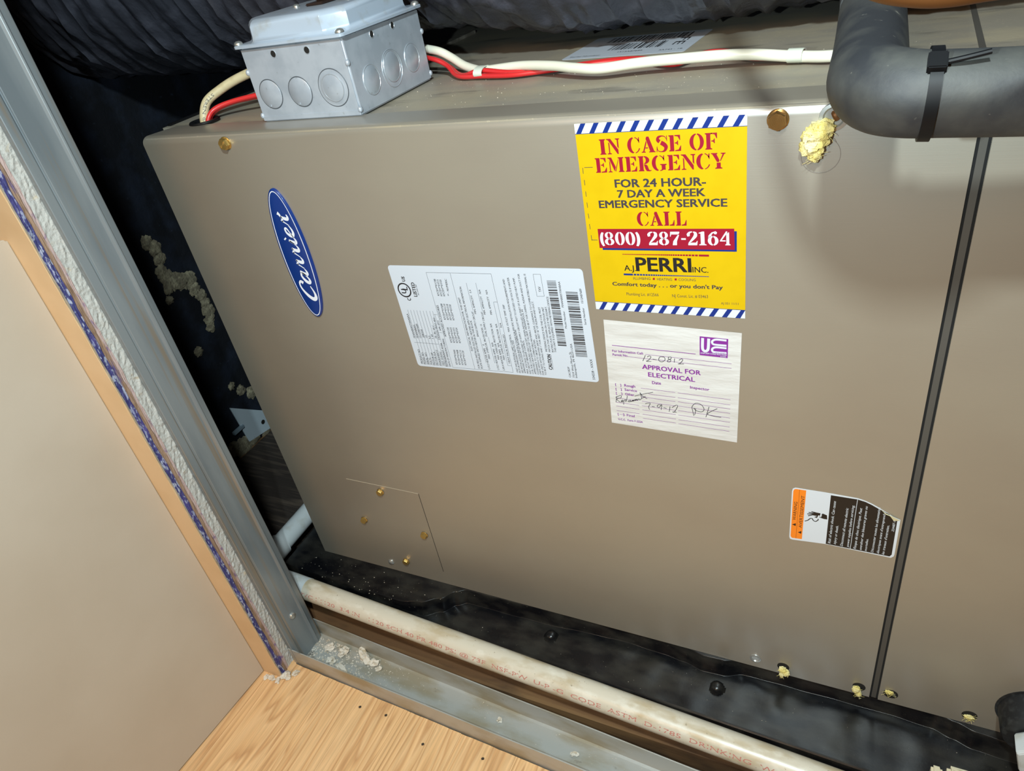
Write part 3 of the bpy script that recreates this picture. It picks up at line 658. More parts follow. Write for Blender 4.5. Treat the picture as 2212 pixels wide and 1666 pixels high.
# cut drywall at the left of the opening: painted face and torn layers, each a slab with a ragged end
wl = None
def layer(name, y0, y1, xe, jx, jy, m, parent, kx=90, flat=False):
    rings = []; nz_ = 300; ny = 5
    for i in range(nz_ + 1):
        z = FZ + 0.0002 + (1.08 - FZ)*i/nz_
        j = lambda s, f: noise.noise(Vector((z*f, s*3.7 + y0*900, 0.3)))
        ring = [(-0.42, y0, z)]
        for k in range(ny + 1):
            t = k/ny; yy = y0 + (y1-y0)*t + (jy*j(k*0.0 + 9 + (0 if t < .5 else 5), 55) if k in (0, ny) and not flat else 0)
            ring.append((xe + jx*(j(k, kx) + 0.5*j(k + 20, kx*3.1)) if not (flat and k == 0) else xe, yy, z))
        ring.append((-0.42, y1, z)); rings.append(ring)
    return MB().loft(rings).build(name, m, parent)
wl = layer('wall_left', -0.1352, -0.1240, 0.0222, 0.0011, 0.0005, GYPS, None, 170)
tag(wl, 'cut drywall beside the stud with torn paper and old blue paint', kind='structure')
layer('painted_face', -0.1500, -0.1490, 0.0245, 0.0006, 0.0, TAN, wl, 40, True)
layer('skim_coat', -0.1490, -0.1479, 0.0252, 0.0010, 0.0003, GREYP, wl, 60)
layer('old_paint', -0.1479, -0.1430, 0.0252, 0.0014, 0.0008, BLUE, wl, 70)
layer('face_paper', -0.1430, -0.1386, 0.0238, 0.0012, 0.0006, BROWNP, wl, 60)
layer('torn_paper', -0.1386, -0.1352, 0.0230, 0.0012, 0.0005, PINKP, wl, 80)

# ================================================================== METAL FRAMING
st = [(0.0228,-0.1235),(0.0318,-0.1275),(0.0326,-0.1270),(0.0326,-0.1195),(0.0314,-0.1185),(0.0314,-0.1178),(0.0328,-0.1168),(0.0328,-0.0945),(0.0345,-0.0930),(0.0350,-0.0915),(0.0338,-0.0902),(0.0325,-0.0838),(0.0318,-0.0830),(0.0228,-0.0832),
      (0.0228,-0.0844),(0.0305,-0.0842),(0.0312,-0.0900),(0.0312,-0.1262),(0.0228,-0.1250)]
stud = thing('steel_stud', (0.03, -0.105, -0.0585), 'tall galvanised steel stud standing in the floor track at the left', 'stud')
MB().loft([[(a, b, -0.0585) for a, b in st], [(a, b, 0.1) for a, b in st], [(a, b, 1.07) for a, b in st]]).build('channel', STUD, stud, bevel=0.0003, segs=1)
lathe(MB(), (0.0328, -0.1063, 0.0092), (1, 0, 0), [(0.0042, 0), (0.0042, 0.0008), (0.0036, 0.0022), (0.0018, 0.0028), (0.0004, 0.0029)], 16).build('screw', ZINC, stud, smooth=True)

rings = []
for i in range(61):
    x = 0.0262 + (1.33 - 0.0262)*i/60; w0 = 0.0005*noise.noise(Vector((x*9, 0, 0)))
    yf, yb = lip(x) + w0, lipb(x) + w0
    rings.append([(x, yf, -0.0300), (x, yf, -0.0600), (x, yb, -0.0600), (x, yb, -0.0310), (x, yb-0.0011, -0.0310), (x, yb-0.0011, -0.0582), (x, yb-0.004, -0.0588), (x, yf+0.003, -0.0588), (x, yf+0.0011, -0.0582), (x, yf+0.0011, -0.0300)])
tag(MB().loft(rings).build('floor_track', TRACK), 'dusty galvanised U-shaped floor track along the bottom of the opening', 'track')

# ================================================================== BEIGE ACCESS PANEL
pan_ = []
P = [(-0.1495, 0.5010), (-0.1497, 0.5040), (-0.1508, 0.5060), (-0.1530, 0.5070), (-0.95, 0.5070), (-0.95, -0.0548), (-0.1495, -0.0548)]
fx = lambda y: -0.0030 - 0.060*(-0.1495 - y)
mb = MB(); k = len(P)
mb.add([(fx(a), a, b) for a, b in P] + [(fx(a) - 0.0125, a, b) for a, b in P], [tuple(range(k)), tuple(range(k, 2*k))[::-1]] + [(i, k+i, k+(i+1) % k, (i+1) % k) for i in range(k)])
tag(mb.build('access_panel', BEIGE, bevel=0.0012, segs=2), 'smooth beige painted panel standing on the laminate against the tan wall', 'panel')

# ================================================================== AIR HANDLER
ah = thing('air_handler', (0.62, 0.28, -0.004), 'large taupe steel air handler cabinet lying on its side', 'air handler')
H = 0.5365
MB().box(0.0005, 1.30, 0.0016, 0.0345, -0.004, 0.5352).box(-0.013, 1.30, 0.0345, 0.56, -0.004, 0.5352).build('cabinet_shell', CABTOP, ah)
def front_panel(name, x0, x1, cut):
    prof = [(0.0, -0.004)] + [(0.007 - 0.007*math.cos(math.radians(a)), H - 0.007 + 0.007*math.sin(math.radians(a))) for a in range(0, 91, 10)] + [(0.034, H), (0.034, H-0.0010), (0.0075, H-0.0010), (0.0012, H-0.0075), (0.0012, -0.004)]
    xs = [x0] + [x0 + (x1-x0)*t for t in (0.03, 0.5, 0.97)] + [x1]
    rings = [[(xx + (cut*0.32*y if xx == x0 else 0), y, z) for y, z in prof] for xx in xs]
    return MB().loft(rings).build(name, CAB, ah, smooth=True)
front_panel('front_panel', -0.0035, 0.6425, 1); front_panel('service_panel', 0.6497, 1.30, 0)
mb = MB(); mb.loft([[(xx, 0.0010, -0.004), (xx, 0.0010, H-0.006), (xx, 0.006, H-0.001), (xx, 0.56, H-0.001), (xx, 0.56, H-0.004), (xx, 0.006, H-0.004), (xx, 0.004, -0.004)] for xx in (0.6442, 0.6480)])
mb.build('gasket', GASK, ah)
MB().box(0.6426, 0.6496, 0.0013, 0.0022, -0.004, 0.530).build('seam_shade_strip', BLACKGAP, ah)  # black strip behind the gasket, shade of the panel seam put in as colour
MB().box(-0.0118, -0.0080, 0.040, 0.34, 0.5340, 0.5370).build('edge_gasket', TIE, ah)
pl = MB().box(0.0855, 0.1842, -0.00008, 0.0012, 0.0178, 0.1438).build('knockout_plate', CAB, ah)
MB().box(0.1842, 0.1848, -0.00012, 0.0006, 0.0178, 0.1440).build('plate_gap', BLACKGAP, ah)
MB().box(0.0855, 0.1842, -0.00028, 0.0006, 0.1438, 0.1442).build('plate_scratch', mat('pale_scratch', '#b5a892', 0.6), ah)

def hexbolt(name, p, s, m, parent, ang=0.0, ridges=True):
    mb = MB(); lathe(mb, p, (0, -1, 0), [(s*1.12, 0), (s*1.12, s*0.10), (s*1.0, s*0.2)], 24)
    lathe(mb, p, (0, -1, 0), [(s*1.0, s*0.1), (s*1.0, s*0.80), (s*0.90, s*0.92), (s*0.84, s*0.92)], 6, ang)
    prof = [(s*0.84, s*0.915)]
    if ridges:
        for q in range(4):
            r0 = 0.76 - 0.18*q; prof += [(s*r0, s*0.86), (s*(r0-0.09), s*0.93)]
    prof += [(s*0.08, s*0.84)]
    lathe(mb, p, (0, -1, 0), prof, 24)
    return mb.build(name, m, parent, smooth=True)
hexbolt('hex_bolt', (0.0990, 0.0, 0.5285), 0.0050, BRASS, ah, 0.3); hexbolt('hex_bolt', (0.5416, 0.0, 0.5275), 0.0056, BRONZE, ah, 0.1)
for p in ((0.1313, 0.1350), (0.0897, 0.0795), (0.1746, 0.0780), (0.1327, 0.0205)):
    hexbolt('plate_screw', (p[0], -0.0006, p[1]), 0.0040, BRASS, ah, p[0]*40, False)
lathe(MB(), (0.1067, 0.0, 0.0100), (0, -1, 0), [(0.0040, 0), (0.0040, 0.0008), (0.0026, 0.0022), (0.0008, 0.0024)], 14).build('zinc_screw', ZINC, ah, smooth=True)

# drilled holes with rolled rims, and the tufts of insulation poking out of them
def hole(x, z, r, rim, name='punched_hole'):
    h = lathe(MB(), (x, 0.0012, z), (0, -1, 0), [(r, 0), (r, 0.0014), (r*0.1, 0.00142)], 20).build(name, HOLE, ah)
    if rim: lathe(MB(), (x, 0.0012, z), (0, -1, 0), [(r*1.3, 0.0012), (r*1.25, 0.0022), (r*0.95, 0.0024), (r*0.8, 0.0015)], 20).build('hole_rim', ZINC, h, smooth=True)
hole(0.5407, 0.0100, 0.0042, True); hole(0.5665, 0.0078, 0.0055, False); hole(0.6330, 0.0078, 0.0055, False); hole(0.6590, 0.0095, 0.0060, False); hole(0.7205, 0.0085, 0.0060, False)
hole(0.5715, 0.5275, 0.0062, True, 'line_hole')
def tuft(name, pts, seed):
    mb = MB()
    for c, r in pts: blob(mb, c, r, seed, 0.22, 80, 14); seed += 1
    for _ in range(26):                                   # loose fibres
        c, r = random.choice(pts); a = Vector(c) + Vector((random.uniform(-1, 1)*r[0], -abs(r[1])*random.uniform(0.2, 1), random.uniform(-1, 1)*r[2]))*0.9
        d = Vector((random.uniform(-1, 1), random.uniform(-0.8, 0.1), random.uniform(-1, 1)))*0.0035
        tube(mb, [a, a + d*0.5 + Vector((0.0006, 0, 0)), a + d], 0.00012, 4)
    return mb.build(name, FIBER, ah, smooth=True)
tuft('fibreglass_tuft', [((0.5660, -0.003, 0.5222), (0.0066, 0.0046, 0.0048)), ((0.5632, -0.0045, 0.5180), (0.0082, 0.0052, 0.0064)), ((0.5612, -0.0045, 0.5128), (0.0064, 0.0050, 0.0062)), ((0.5632, -0.004, 0.5085), (0.0042, 0.0040, 0.0046))], 3)
tuft('fibreglass_tuft', [((0.5665, -0.003, 0.0068), (0.0035, 0.003, 0.0035)), ((0.5700, -0.004, 0.0048), (0.0030, 0.003, 0.0032)), ((0.5660, -0.005, 0.0015), (0.0022, 0.002, 0.0034))], 9)
tuft('fibreglass_tuft', [((0.6310, -0.003, 0.0070), (0.0036, 0.003, 0.0040)), ((0.6335, -0.004, 0.0020), (0.0024, 0.002, 0.0036))], 14)
tuft('fibreglass_tuft', [((0.6575, -0.0005, 0.0125), (0.0034, 0.0018, 0.0022))], 21); tuft('fibreglass_tuft', [((0.7200, -0.0006, 0.0070), (0.0040, 0.0018, 0.0030))], 25)
tube(MB(), spline([(0.5712, 0.001, 0.5300), (0.5718, -0.001, 0.5290), (0.5735, -0.001, 0.5262)], 5), 0.0016, 8).build('copper_stub', COPPER, ah, smooth=True)
lathe(MB(), (0.5660, -0.0001, 0.5060), (0, -1, 0), [(0.0108, 0), (0.0108, 0.0002), (0.0105, 0.0002), (0.0105, 0)], 40, caps=False).build('knockout_ring', mat('scribed_ring', '#7c736a', 0.5), ah)

# drain stub with a white hex plug
lathe(MB(), (0.7650, 0.001, 0.0340), (0, -1, 0), [(0.0300, 0), (0.0300, 0.0016), (0.0282, 0.0020), (0.0275, 0.022), (0.0262, 0.024), (0.018, 0.024)], 40).build('drain_stub', mat('black_drain_plastic', '#17181a', 0.5, spots=[('#2c2e2e', 200, 0.5, 0.7, 4)]), ah, smooth=True)
lathe(MB(), (0.7700, -0.0225, 0.0290), (0, -1, 0), [(0.0165, 0), (0.0235, 0.001), (0.0245, 0.003), (0.0245, 0.018), (0.0230, 0.0200), (0.0150, 0.0202)], 6, 0.25).build('hex_plug', PVCW, ah, bevel=0.0006)

# ---------------------------------------------------------------- labels stuck on the front
def sheet_of(key, y=0.0):
    cx, cz, a, W, Hh = FRAMES[key]; a = math.radians(a)
    return Sheet((cx, y, cz), (math.cos(a), 0, math.sin(a)), (-math.sin(a), 0, math.cos(a))), W, Hh
# yellow emergency sticker
sh, W, Hh = sheet_of('EM')
em = sh.slab(MB(), [(-W/2, -Hh/2), (W/2, -Hh/2), (W/2, Hh/2), (-W/2, Hh/2)], 0.2, 2.0).build('emergency_sticker', STK_YEL, ah)
tag(em, 'yellow service sticker with red stencil lettering and blue striped borders')
band = 6.6
for sgn in (1, -1):
    mb = MB(); y0, y1 = (Hh/2 - band, Hh/2) if sgn > 0 else (-Hh/2, -Hh/2 + band)
    bb = sh.poly(mb, [(-W/2, y0), (W/2, y0), (W/2, y1), (-W/2, y1)], 2.4).build('striped_border', STK_WHT, em)
n = 12; pit = W/n
for y0, off in ((Hh/2 - band, 0.6), (-Hh/2, 2.4)):
    mb = MB(); sh.line(mb, (-W/2, y0 + (0 if off < 1 else band)), (W/2, y0 + (0 if off < 1 else band)), 0.35, 3.0)
    for i in range(n):
        u = -W/2 + off + pit*i
        sh.poly(mb, [(u, y0), (min(u + 3.5, W/2), y0), (min(u + 7.4, W/2), y0 + band), (min(u + 3.9, W/2), y0 + band)], 2.9)
    mb.build('border_stripes', INK_NAVY, em)
sh.poly(MB(), EM_Q['blue'], 2.4).build('phone_box_shadow_print', INK_NAVY, em)
def bars(mb, a, b, big_left, k):
    t = 0.0; segs = [(0.0, 0.112)]; t = 0.122; wd = 0.038
    while t < 0.985: segs.append((t, t + wd*0.8)); t += wd; wd = max(wd*0.955, 0.010)
    for s0, s1 in segs:
        if not big_left: s0, s1 = 1 - s1, 1 - s0
        h = 0.95*(1 - 0.6*s0) if big_left else 0.38 + 0.57*s1
        p = lambda q: (a[0] + (b[0]-a[0])*q, a[1] + (b[1]-a[1])*q)
        sh.line(mb, p(max(s0, 0)), p(min(s1, 1)), h*1.5, k)
mb = MB(); bars(mb, EM_Q['bar2'][0], EM_Q['bar2'][1], True, 2.4); mb.build('blue_dashes', INK_NAVY, em)
mb = MB(); bars(mb, EM_Q['bar1'][0], EM_Q['bar1'][1], False, 2.4); mb.build('red_dashes', INK_RED, em)
sh.poly(MB(), EM_Q['red'], 2.8).build('phone_box', INK_RED, em)
mb = MB(); sh.poly(mb, EM_Q['sq1'], 2.4); sh.poly(mb, EM_Q['sq2'], 2.4); mb.build('red_bullets', INK_RED, em)
for r in EM_T:
    if r[6] == 'sr': mb = MB(); sh.text(mb, r, 2.4, sten=True); mb.build('red_stencil_lettering', INK_RED, em)
mb = MB(); [sh.text(mb, r, 3.3, sten=True) for r in EM_T if r[6] == 'sw']; mb.build('phone_number', STK_WHT, em)
for r in EM_T:
    if r[6] in ('bk', 'rg'):
        mb = MB(); sh.text(mb, r, 2.4, bold=0.052 if r[6] == 'bk' else 0.0); mb.build('slogan_lettering' if r[6] == 'bk' else 'fine_print', INK_GRY, em)
mb = MB()
for a, b in EM_D: sh.line(mb, a, b, 0.38, 2.4)
mb.build('dashed_outline', INK_GRY, em)
mb = MB(); [sh.text(mb, r, 2.4, bold=0.045 if r[6] == 'pk' else 0.02) for r in EM_T if r[6] in ('pk', 'mk')]; mb.build('company_name', INK_BLK, em)

# rating plate label
sh, W, Hh = sheet_of('RT')
rt = sh.slab(MB(), rrect(W, Hh, 3.2), 0.2, 2.0).build('rating_label', STK_LBL, ah); tag(rt, 'white data label with barcodes and sideways print')
mb = MB(); [sh.text(mb, r, 2.4, bold=0.045 if r[6] == 'b' else 0.022) for r in RT_T]; mb.build('small_print', INK_BLK, rt)
mb = MB(); [sh.line(mb, a, b, 0.22, 2.5) for a, b in RT_L]
c = (sum(p[0] for p in RT_O)/4, sum(p[1] for p in RT_O)/4)
v, f = ribbon2([(c[0] + 6.2*math.cos(q*math.pi/12), c[1] + 6.4*math.sin(q*math.pi/12)) for q in range(25)], 1.25, 2); sh.flat(mb, v, f, 2.5)
mb.build('ruled_lines', INK_BLK, rt)
for P, dens in zip(RT_B, (0.72, 1.0)):
    mb = MB(); t = 0.0; a0, a1, b1, b0 = P; random.seed(5 + int(dens*10))
    while t < 1:
        wv = random.choice((0.0055, 0.0055, 0.009, 0.017)); q = min(t + wv, 1)
        l = lambda A, B, s: (A[0] + (B[0]-A[0])*s, A[1] + (B[1]-A[1])*s)
        sh.poly(mb, [l(a0, a1, t), l(a0, a1, q), l(b0, b1, q), l(b0, b1, t)], 2.5); t = q + random.choice((0.0055, 0.0075, 0.010, 0.016))
    mb.build('barcode', INK_BLK, rt)

# electrical approval slip
sh, W, Hh = sheet_of('AP')
n = 16; mb = MB(); vs = []; fs = []
for i in range(n + 1):
    for j in range(n + 1):
        u = -W/2 + W*i/n; v = -Hh/2 + Hh*j/n
        vs.append(sh.at(u, v, 1.6 + 0.7*noise.noise(Vector((u*0.03, v*0.12, 4.0)))))
for i in range(n):
    for j in range(n): a = i*(n+1) + j; fs.append((a, a+n+1, a+n+2, a+1))
mb.add(vs, fs); m_ = len(vs)
ap = mb.build('approval_slip', STK_PAP, ah, smooth=True); tag(ap, 'white paper inspection slip with purple print and pen writing')
mb = MB(); [sh.text(mb, r, 3.2, bold=0.035) for r in AP_T if r[6] == 'h' and r[0] != 'NEW JERSEY']
for i, (a, b) in enumerate(AP_L): sh.line(mb, a, b, 0.5 if i == 0 else 0.27, 3.2)
sh.poly(mb, AP_BOX, 3.2); mb.build('purple_print', INK_PUR, ap)
mb = MB()
for P in AP_U: sh.strip(mb, P, 2.05 if P is AP_U[0] else 1.6, 3.6)
[sh.text(mb, r, 3.6, bold=0.01) for r in AP_T if r[6] == 'w']; mb.build('emblem_lettering', STK_WHT, ap)
mb = MB(); [sh.text(mb, r, 3.9, bold=0.01) for r in AP_T if r[0] == 'NEW JERSEY']; mb.build('emblem_small_lettering', INK_PUR, ap)
for nm, i0, i1 in (('written_permit_number', 0, 7), ('written_date', 7, 13), ('written_initials', 13, 16), ('written_note', 16, 99)):
    mb = MB(); [sh.strip(mb, P, 0.42, 4.0, 8) for P in AP_H[i0:i1]]; mb.build(nm, INK_PEN, ap)

# electric shock warning label with a lifted corner
sh, W, Hh = sheet_of('WN')
wn = sh.slab(MB(), WN_Q['outline'], 0.2, 2.0).build('warning_label', STK_WHT, ah); tag(wn, 'orange, white and black shock warning label with a curled corner')
sh.poly(MB(), WN_Q['orange'], 2.4).build('orange_band', INK_ORG, wn); sh.poly(MB(), WN_Q['black'], 2.4).build('black_field', INK_BROWN, wn)
mb = MB(); [sh.text(mb, r, 2.8, bold=0.012, shear=0.22) for r in WN_T if r[6] == 'wi']; sh.line(mb, WN_Q['line'][0], WN_Q['line'][1], 0.35, 2.8); mb.build('white_lettering', STK_WHT, wn)
mb = MB(); [sh.text(mb, r, 2.8, bold=0.006, shear=0.0) for r in WN_T if r[6] == 'k']; sh.poly(mb, WN_Q['tri1'], 2.8); sh.poly(mb, WN_Q['tri2'], 2.8); sh.line(mb, WN_Q['sep'][0], WN_Q['sep'][1], 0.18, 2.8)
sh.poly(mb, WN_Q['hand'], 2.6); sh.strip(mb, WN_Q['cord'], 0.75, 2.6); mb.build('black_print', INK_BROWN, wn)
sh.poly(MB(), WN_Q['bolt'], 3.0).build('lightning_bolt', STK_WHT, wn)
F_ = WN_Q['flap']; hts = [9, 16, 7, 4, 14, 26]
mb = MB(); mb.add([sh.at(u, v, h) for (u, v), h in zip(F_, hts)], [(0, 1, 5), (1, 2, 5), (5, 2, 4), (2, 3, 4)]); mb.build('curled_corner', FLAPM, wn)

# blue oval badge
lc = Vector((0.1335, 0.0, 0.4262)); bs = Sheet(lc, (0, 0, 1), (-1, 0, 0)); RA, RB = 63.0, 16.6
ell = lambda s: [((RA - s)*math.cos(2*math.pi*i/72), (RB - s)*math.sin(2*math.pi*i/72)) for i in range(72)]
mb = MB(); rings = [[bs.at(u, v, k) for u, v in ell(s)] for s, k in ((0, 0), (0, 14), (0.25, 19), (0.8, 22), (1.6, 23))]; mb.loft(rings)
bd = mb.build('oval_badge', LOGO_BLUE, ah, smooth=True); tag(bd, 'blue oval badge with white script lettering')
mb = MB(); o_, i_ = ell(1.9), ell(2.75); mb.add([bs.at(u, v, 23.6) for u, v in o_] + [bs.at(u, v, 23.6) for u, v in i_], [(i, (i+1) % 72, 72+(i+1) % 72, 72+i) for i in range(72)]); mb.build('badge_border', LOGO_WHT, bd)
def rr(dx): return [([(dx, .10), (dx+.12, .34), (dx+.24, .60)], [.05, .06, .08]), ([(dx+.22, .62), (dx+.27, .55), (dx+.36, .53), (dx+.46, .60)], [.17, .13, .07, .09]), ([(dx+.46, .60), (dx+.36, .32), (dx+.34, .08), (dx+.46, .0), (dx+.62, .12)], [.09, .19, .20, .12, .05])]
SCR = [([(1.02, .70), (1.10, .88), (.96, 1.06), (.66, .98), (.30, .62), (.12, .22), (.24, -.02), (.52, -.02), (.86, .16)], [.20, .16, .09, .12, .20, .24, .20, .12, .05]),
       ([(1.62, .54), (1.40, .60), (1.14, .36), (1.06, .10), (1.20, -.01), (1.42, .16), (1.60, .46)], [.10, .12, .19, .20, .13, .08, .08]), ([(1.68, .60), (1.54, .22), (1.54, .04), (1.66, .0), (1.82, .12)], [.12, .20, .20, .12, .05])]
SCR += rr(1.84) + rr(2.46) + [([(3.08, .12), (3.20, .34), (3.30, .56)], [.05, .06, .08]), ([(3.34, .60), (3.24, .28), (3.22, .06), (3.34, .0), (3.50, .12)], [.12, .20, .20, .12, .05]), ([(3.38, .86), (3.44, .92)], [.19, .19]),
       ([(3.48, .10), (3.72, .26), (3.96, .46), (3.92, .60), (3.74, .56), (3.60, .34), (3.58, .12), (3.72, -.01), (3.92, .03), (4.12, .18)], [.05, .06, .10, .10, .12, .18, .20, .15, .10, .05])]
SCR += rr(4.10)
SCR[-1] = ([(4.56, .60), (4.46, .32), (4.44, .08), (4.54, .0), (4.66, .06)], [.09, .19, .20, .12, .05]); SCR.append(([(4.56, .60), (4.66, .66), (4.74, .78)], [.10, .14, .20]))
mb = MB(); sx = 88.0/4.8
for P, Wd in SCR:
    v, f = ribbon2([(-45.5 + p[0]*sx, -6.8 + p[1]*13.0) for p in P], [q*17.0 for q in Wd], 6); bs.flat(mb, v, f, 23.8)
mb.build('script_lettering', LOGO_WHT, bd)

# barcode label on the cabinet top
tp = Sheet((0.3945, 0.2130, 0.5353), (1, -0.075, 0), (0.075, 1, 0)); W, Hh = 110.0, 82.0
bl = tp.slab(MB(), rrect(W, Hh, 3.0), 0.2, 2.0).build('top_barcode_label', STK_LBL, ah); tag(bl, 'white barcode label on the cabinet top half in shadow')
random.seed(3)
for u0, u1, v0, v1 in ((-36, 40, 16, 36), (-22, 26, -16, 7)):
    mb = MB(); u = u0
    while u < u1:
        wv = random.choice((0.6, 0.6, 1.1, 1.8)); tp.poly(mb, [(u, v0), (u + wv, v0), (u + wv, v1), (u, v1)], 2.4); u += wv + random.choice((0.6, 0.9, 1.3, 2.0))
    mb.build('barcode', INK_BLK, bl)
mb = MB()
for r in (('Serial Number', -50, -34, -21, -34, 3.4), ('1512A87689', -8, -27, 14, -27, 3.4), ('Model Number', -40, 6, -16, 6, 3.2), ('FE4ANB005', 2, 10, 22, 10, 3.2), ('3A743 - 1B', 30, -31, 50, -31, 3.4), ('FE', 35, 14, 35, -12, 9.0)): tp.text(mb, r, 2.4, bold=0.012)
mb.build('small_print', INK_BLK, bl)

# ================================================================== JUNCTION BOX ON TOP
jb = thing('junction_box', (0.1735, 0.085, 0.5362), 'square galvanised junction box with raised cover on top of the cabinet', 'junction box')
bx0, bx1, by0, by1, bz0, bz1 = 0.1205, 0.2245, 0.0290, 0.1420, 0.5363, 0.5945
MB().box(bx0, bx1, by0, by1, bz0, bz1).build('box_body', GALVBOX, jb, smooth=True, bevel=0.0014, segs=3)
MB().box(bx0+0.001, bx1-0.0005, by0-0.0004, by0+0.001, bz0+0.001, bz0+0.0048).build('folded_seam', GALVBOX, jb, bevel=0.0002, segs=1)
for z in (0.576, 0.5415):
    for xx, yy in ((bx1, by0), (bx0, by0), (bx1, by1)):
        blob(MB(), (xx-0.0006 if xx == bx1 else xx+0.0006, yy+0.0006 if yy == by0 else yy-0.0006, z), (0.0021, 0.0021, 0.0026), 1, 0.05, 10, 8).build('spot_weld', GALVBOX, jb, smooth=True)
def ring(c, ax, r, wd=0.00045, hgt=0.00035): return lathe(MB(), c, ax, [(r-wd, -0.0002), (r-wd, hgt*0.4), (r-wd*0.4, hgt), (r+wd*0.4, hgt), (r+wd, hgt*0.4), (r+wd, -0.0002)], 40, caps=False)
KO = mat('knockout_edge', '#c3c9cf', 0.3, 0.6); KD = mat('knockout_groove', '#5a5f64', 0.5, 0.4)
for xx, r in ((0.1385, 0.0112), (0.1700, 0.0112)):
    k = lathe(MB(), (xx, by0, 0.5582), (0, -1, 0), [(r, -0.0003), (r, 0.0003), (r*0.97, 0.0006), (r*0.1, 0.0006)], 40).build('knockout', GALVBOX, jb, smooth=True)
    ring((xx, by0, 0.5582), (0, -1, 0), r+0.0003).build('knockout_groove', KD, k)
    MB().box(xx-0.0055, xx-0.0030, by0-0.0011, by0, 0.5482, 0.5500).build('tab', KO, k, bevel=0.0003, segs=1)
k = lathe(MB(), (0.2042, by0, 0.5592), (0, -1, 0), [(0.0140, -0.0003), (0.0140, 0.0003), (0.0105, 0.0005), (0.0100, 0.0009), (0.0010, 0.0009)], 40).build('knockout', GALVBOX, jb, smooth=True)
ring((0.2042, by0, 0.5592), (0, -1, 0), 0.0141).build('knockout_groove', KD, k); ring((0.2042, by0-0.0004, 0.5592), (0, -1, 0), 0.0102, 0.0005, 0.0006).build('knockout_rim', KO, k, smooth=True)
for yy, z, r in ((0.0530, 0.5578, 0.0112), (0.0845, 0.5605, 0.0118), (0.1165, 0.5600, 0.0112)):
    k = lathe(MB(), (bx1, yy, z), (1, 0, 0), [(r, -0.0003), (r, 0.0002), (r*0.97, 0.0004), (r*0.1, 0.0004)], 40).build('knockout', GALVBOX, jb, smooth=True)
    ring((bx1, yy, z), (1, 0, 0), r, 0.0004, 0.0006).build('knockout_rim', KO, k, smooth=True)
    if r > 0.0115: ring((bx1, yy, z-0.0015), (1, 0, 0), 0.0145, 0.0003, 0.0004).build('knockout_rim', KO, k, smooth=True)
for c, ax in (((0.1545, by0, 0.5880), (0, -1, 0)), ((0.1890, by0, 0.5880), (0, -1, 0)), ((bx1, 0.0677, 0.5885), (1, 0, 0)), ((bx1, 0.0985, 0.5890), (1, 0, 0))):
    h = lathe(MB(), c, ax, [(0.0026, -0.0004), (0.0026, 0.0002), (0.0002, 0.00022)], 20).build('screw_hole', HOLE, jb); ring(c, ax, 0.0027, 0.00025, 0.0004).build('hole_rim', KO, h)
# cover: flange, rolled skirt and a raised top whose corners are dished for the screws
def cov(inset, chamf, z, n=7):
    x0, x1, y0, y1 = bx0-0.0035+inset, bx1+0.0035-inset, by0-0.0035+inset, by1+0.0035-inset; P = []
    for cx, cy, sx, sy in ((x1, y1, 1, 1), (x0, y1, -1, 1), (x0, y0, -1, -1), (x1, y0, 1, -1)):
        a = (cx, cy - sy*chamf); b = (cx - sx*chamf, cy)
        if sx*sy < 0: a, b = b, a
        for i in range(n):
            t = i/(n-1); s = math.sin(math.pi*t)
            P.append((a[0]+(b[0]-a[0])*t + sx*s*chamf*(0.20 if inset < 0.003 else -0.02), a[1]+(b[1]-a[1])*t + sy*s*chamf*(0.20 if inset < 0.003 else -0.02), z))
    return P
cz = bz1 + 0.0002
prof = [(0.0, 0.004, 0), (0.0, 0.004, 0.0018), (0.0006, 0.004, 0.0024), (0.0035, 0.015, 0.0026), (0.0046, 0.0150, 0.0036), (0.0052, 0.0150, 0.0060), (0.0056, 0.0150, 0.0140), (0.0066, 0.0150, 0.0166), (0.0085, 0.0145, 0.0182), (0.0115, 0.0140, 0.0188)]
cv = MB().loft([cov(a, b, cz + c) for a, b, c in prof]).build('cover', COVER, jb, smooth=True)
def panscrew(c, r): return lathe(MB(), c, (0, 0, 1), [(r, 0), (r, r*0.25), (r*0.8, r*0.6), (r*0.4, r*0.8), (r*0.05, r*0.82)], 18)
for c in ((bx0+0.0005, by0+0.0008), (bx1-0.0005, by0+0.0008), (bx1-0.0005, by1-0.002)): panscrew((c[0], c[1], cz+0.0026), 0.0036).build('cover_screw', ZINC, cv, smooth=True)
for c in ((0.1480, 0.0800), (0.2000, 0.0830)): panscrew((c[0], c[1], cz+0.0187), 0.0030).build('cover_screw', ZINC, cv, smooth=True)
MB().box(0.1655, 0.1830, 0.0700, 0.1000, cz+0.0186, cz+0.0208).box(0.1690, 0.1790, 0.080, 0.0950, cz+0.0206, cz+0.0266).build('switch', mat('brown_switch', '#2c1d16', 0.35), cv, bevel=0.0008)

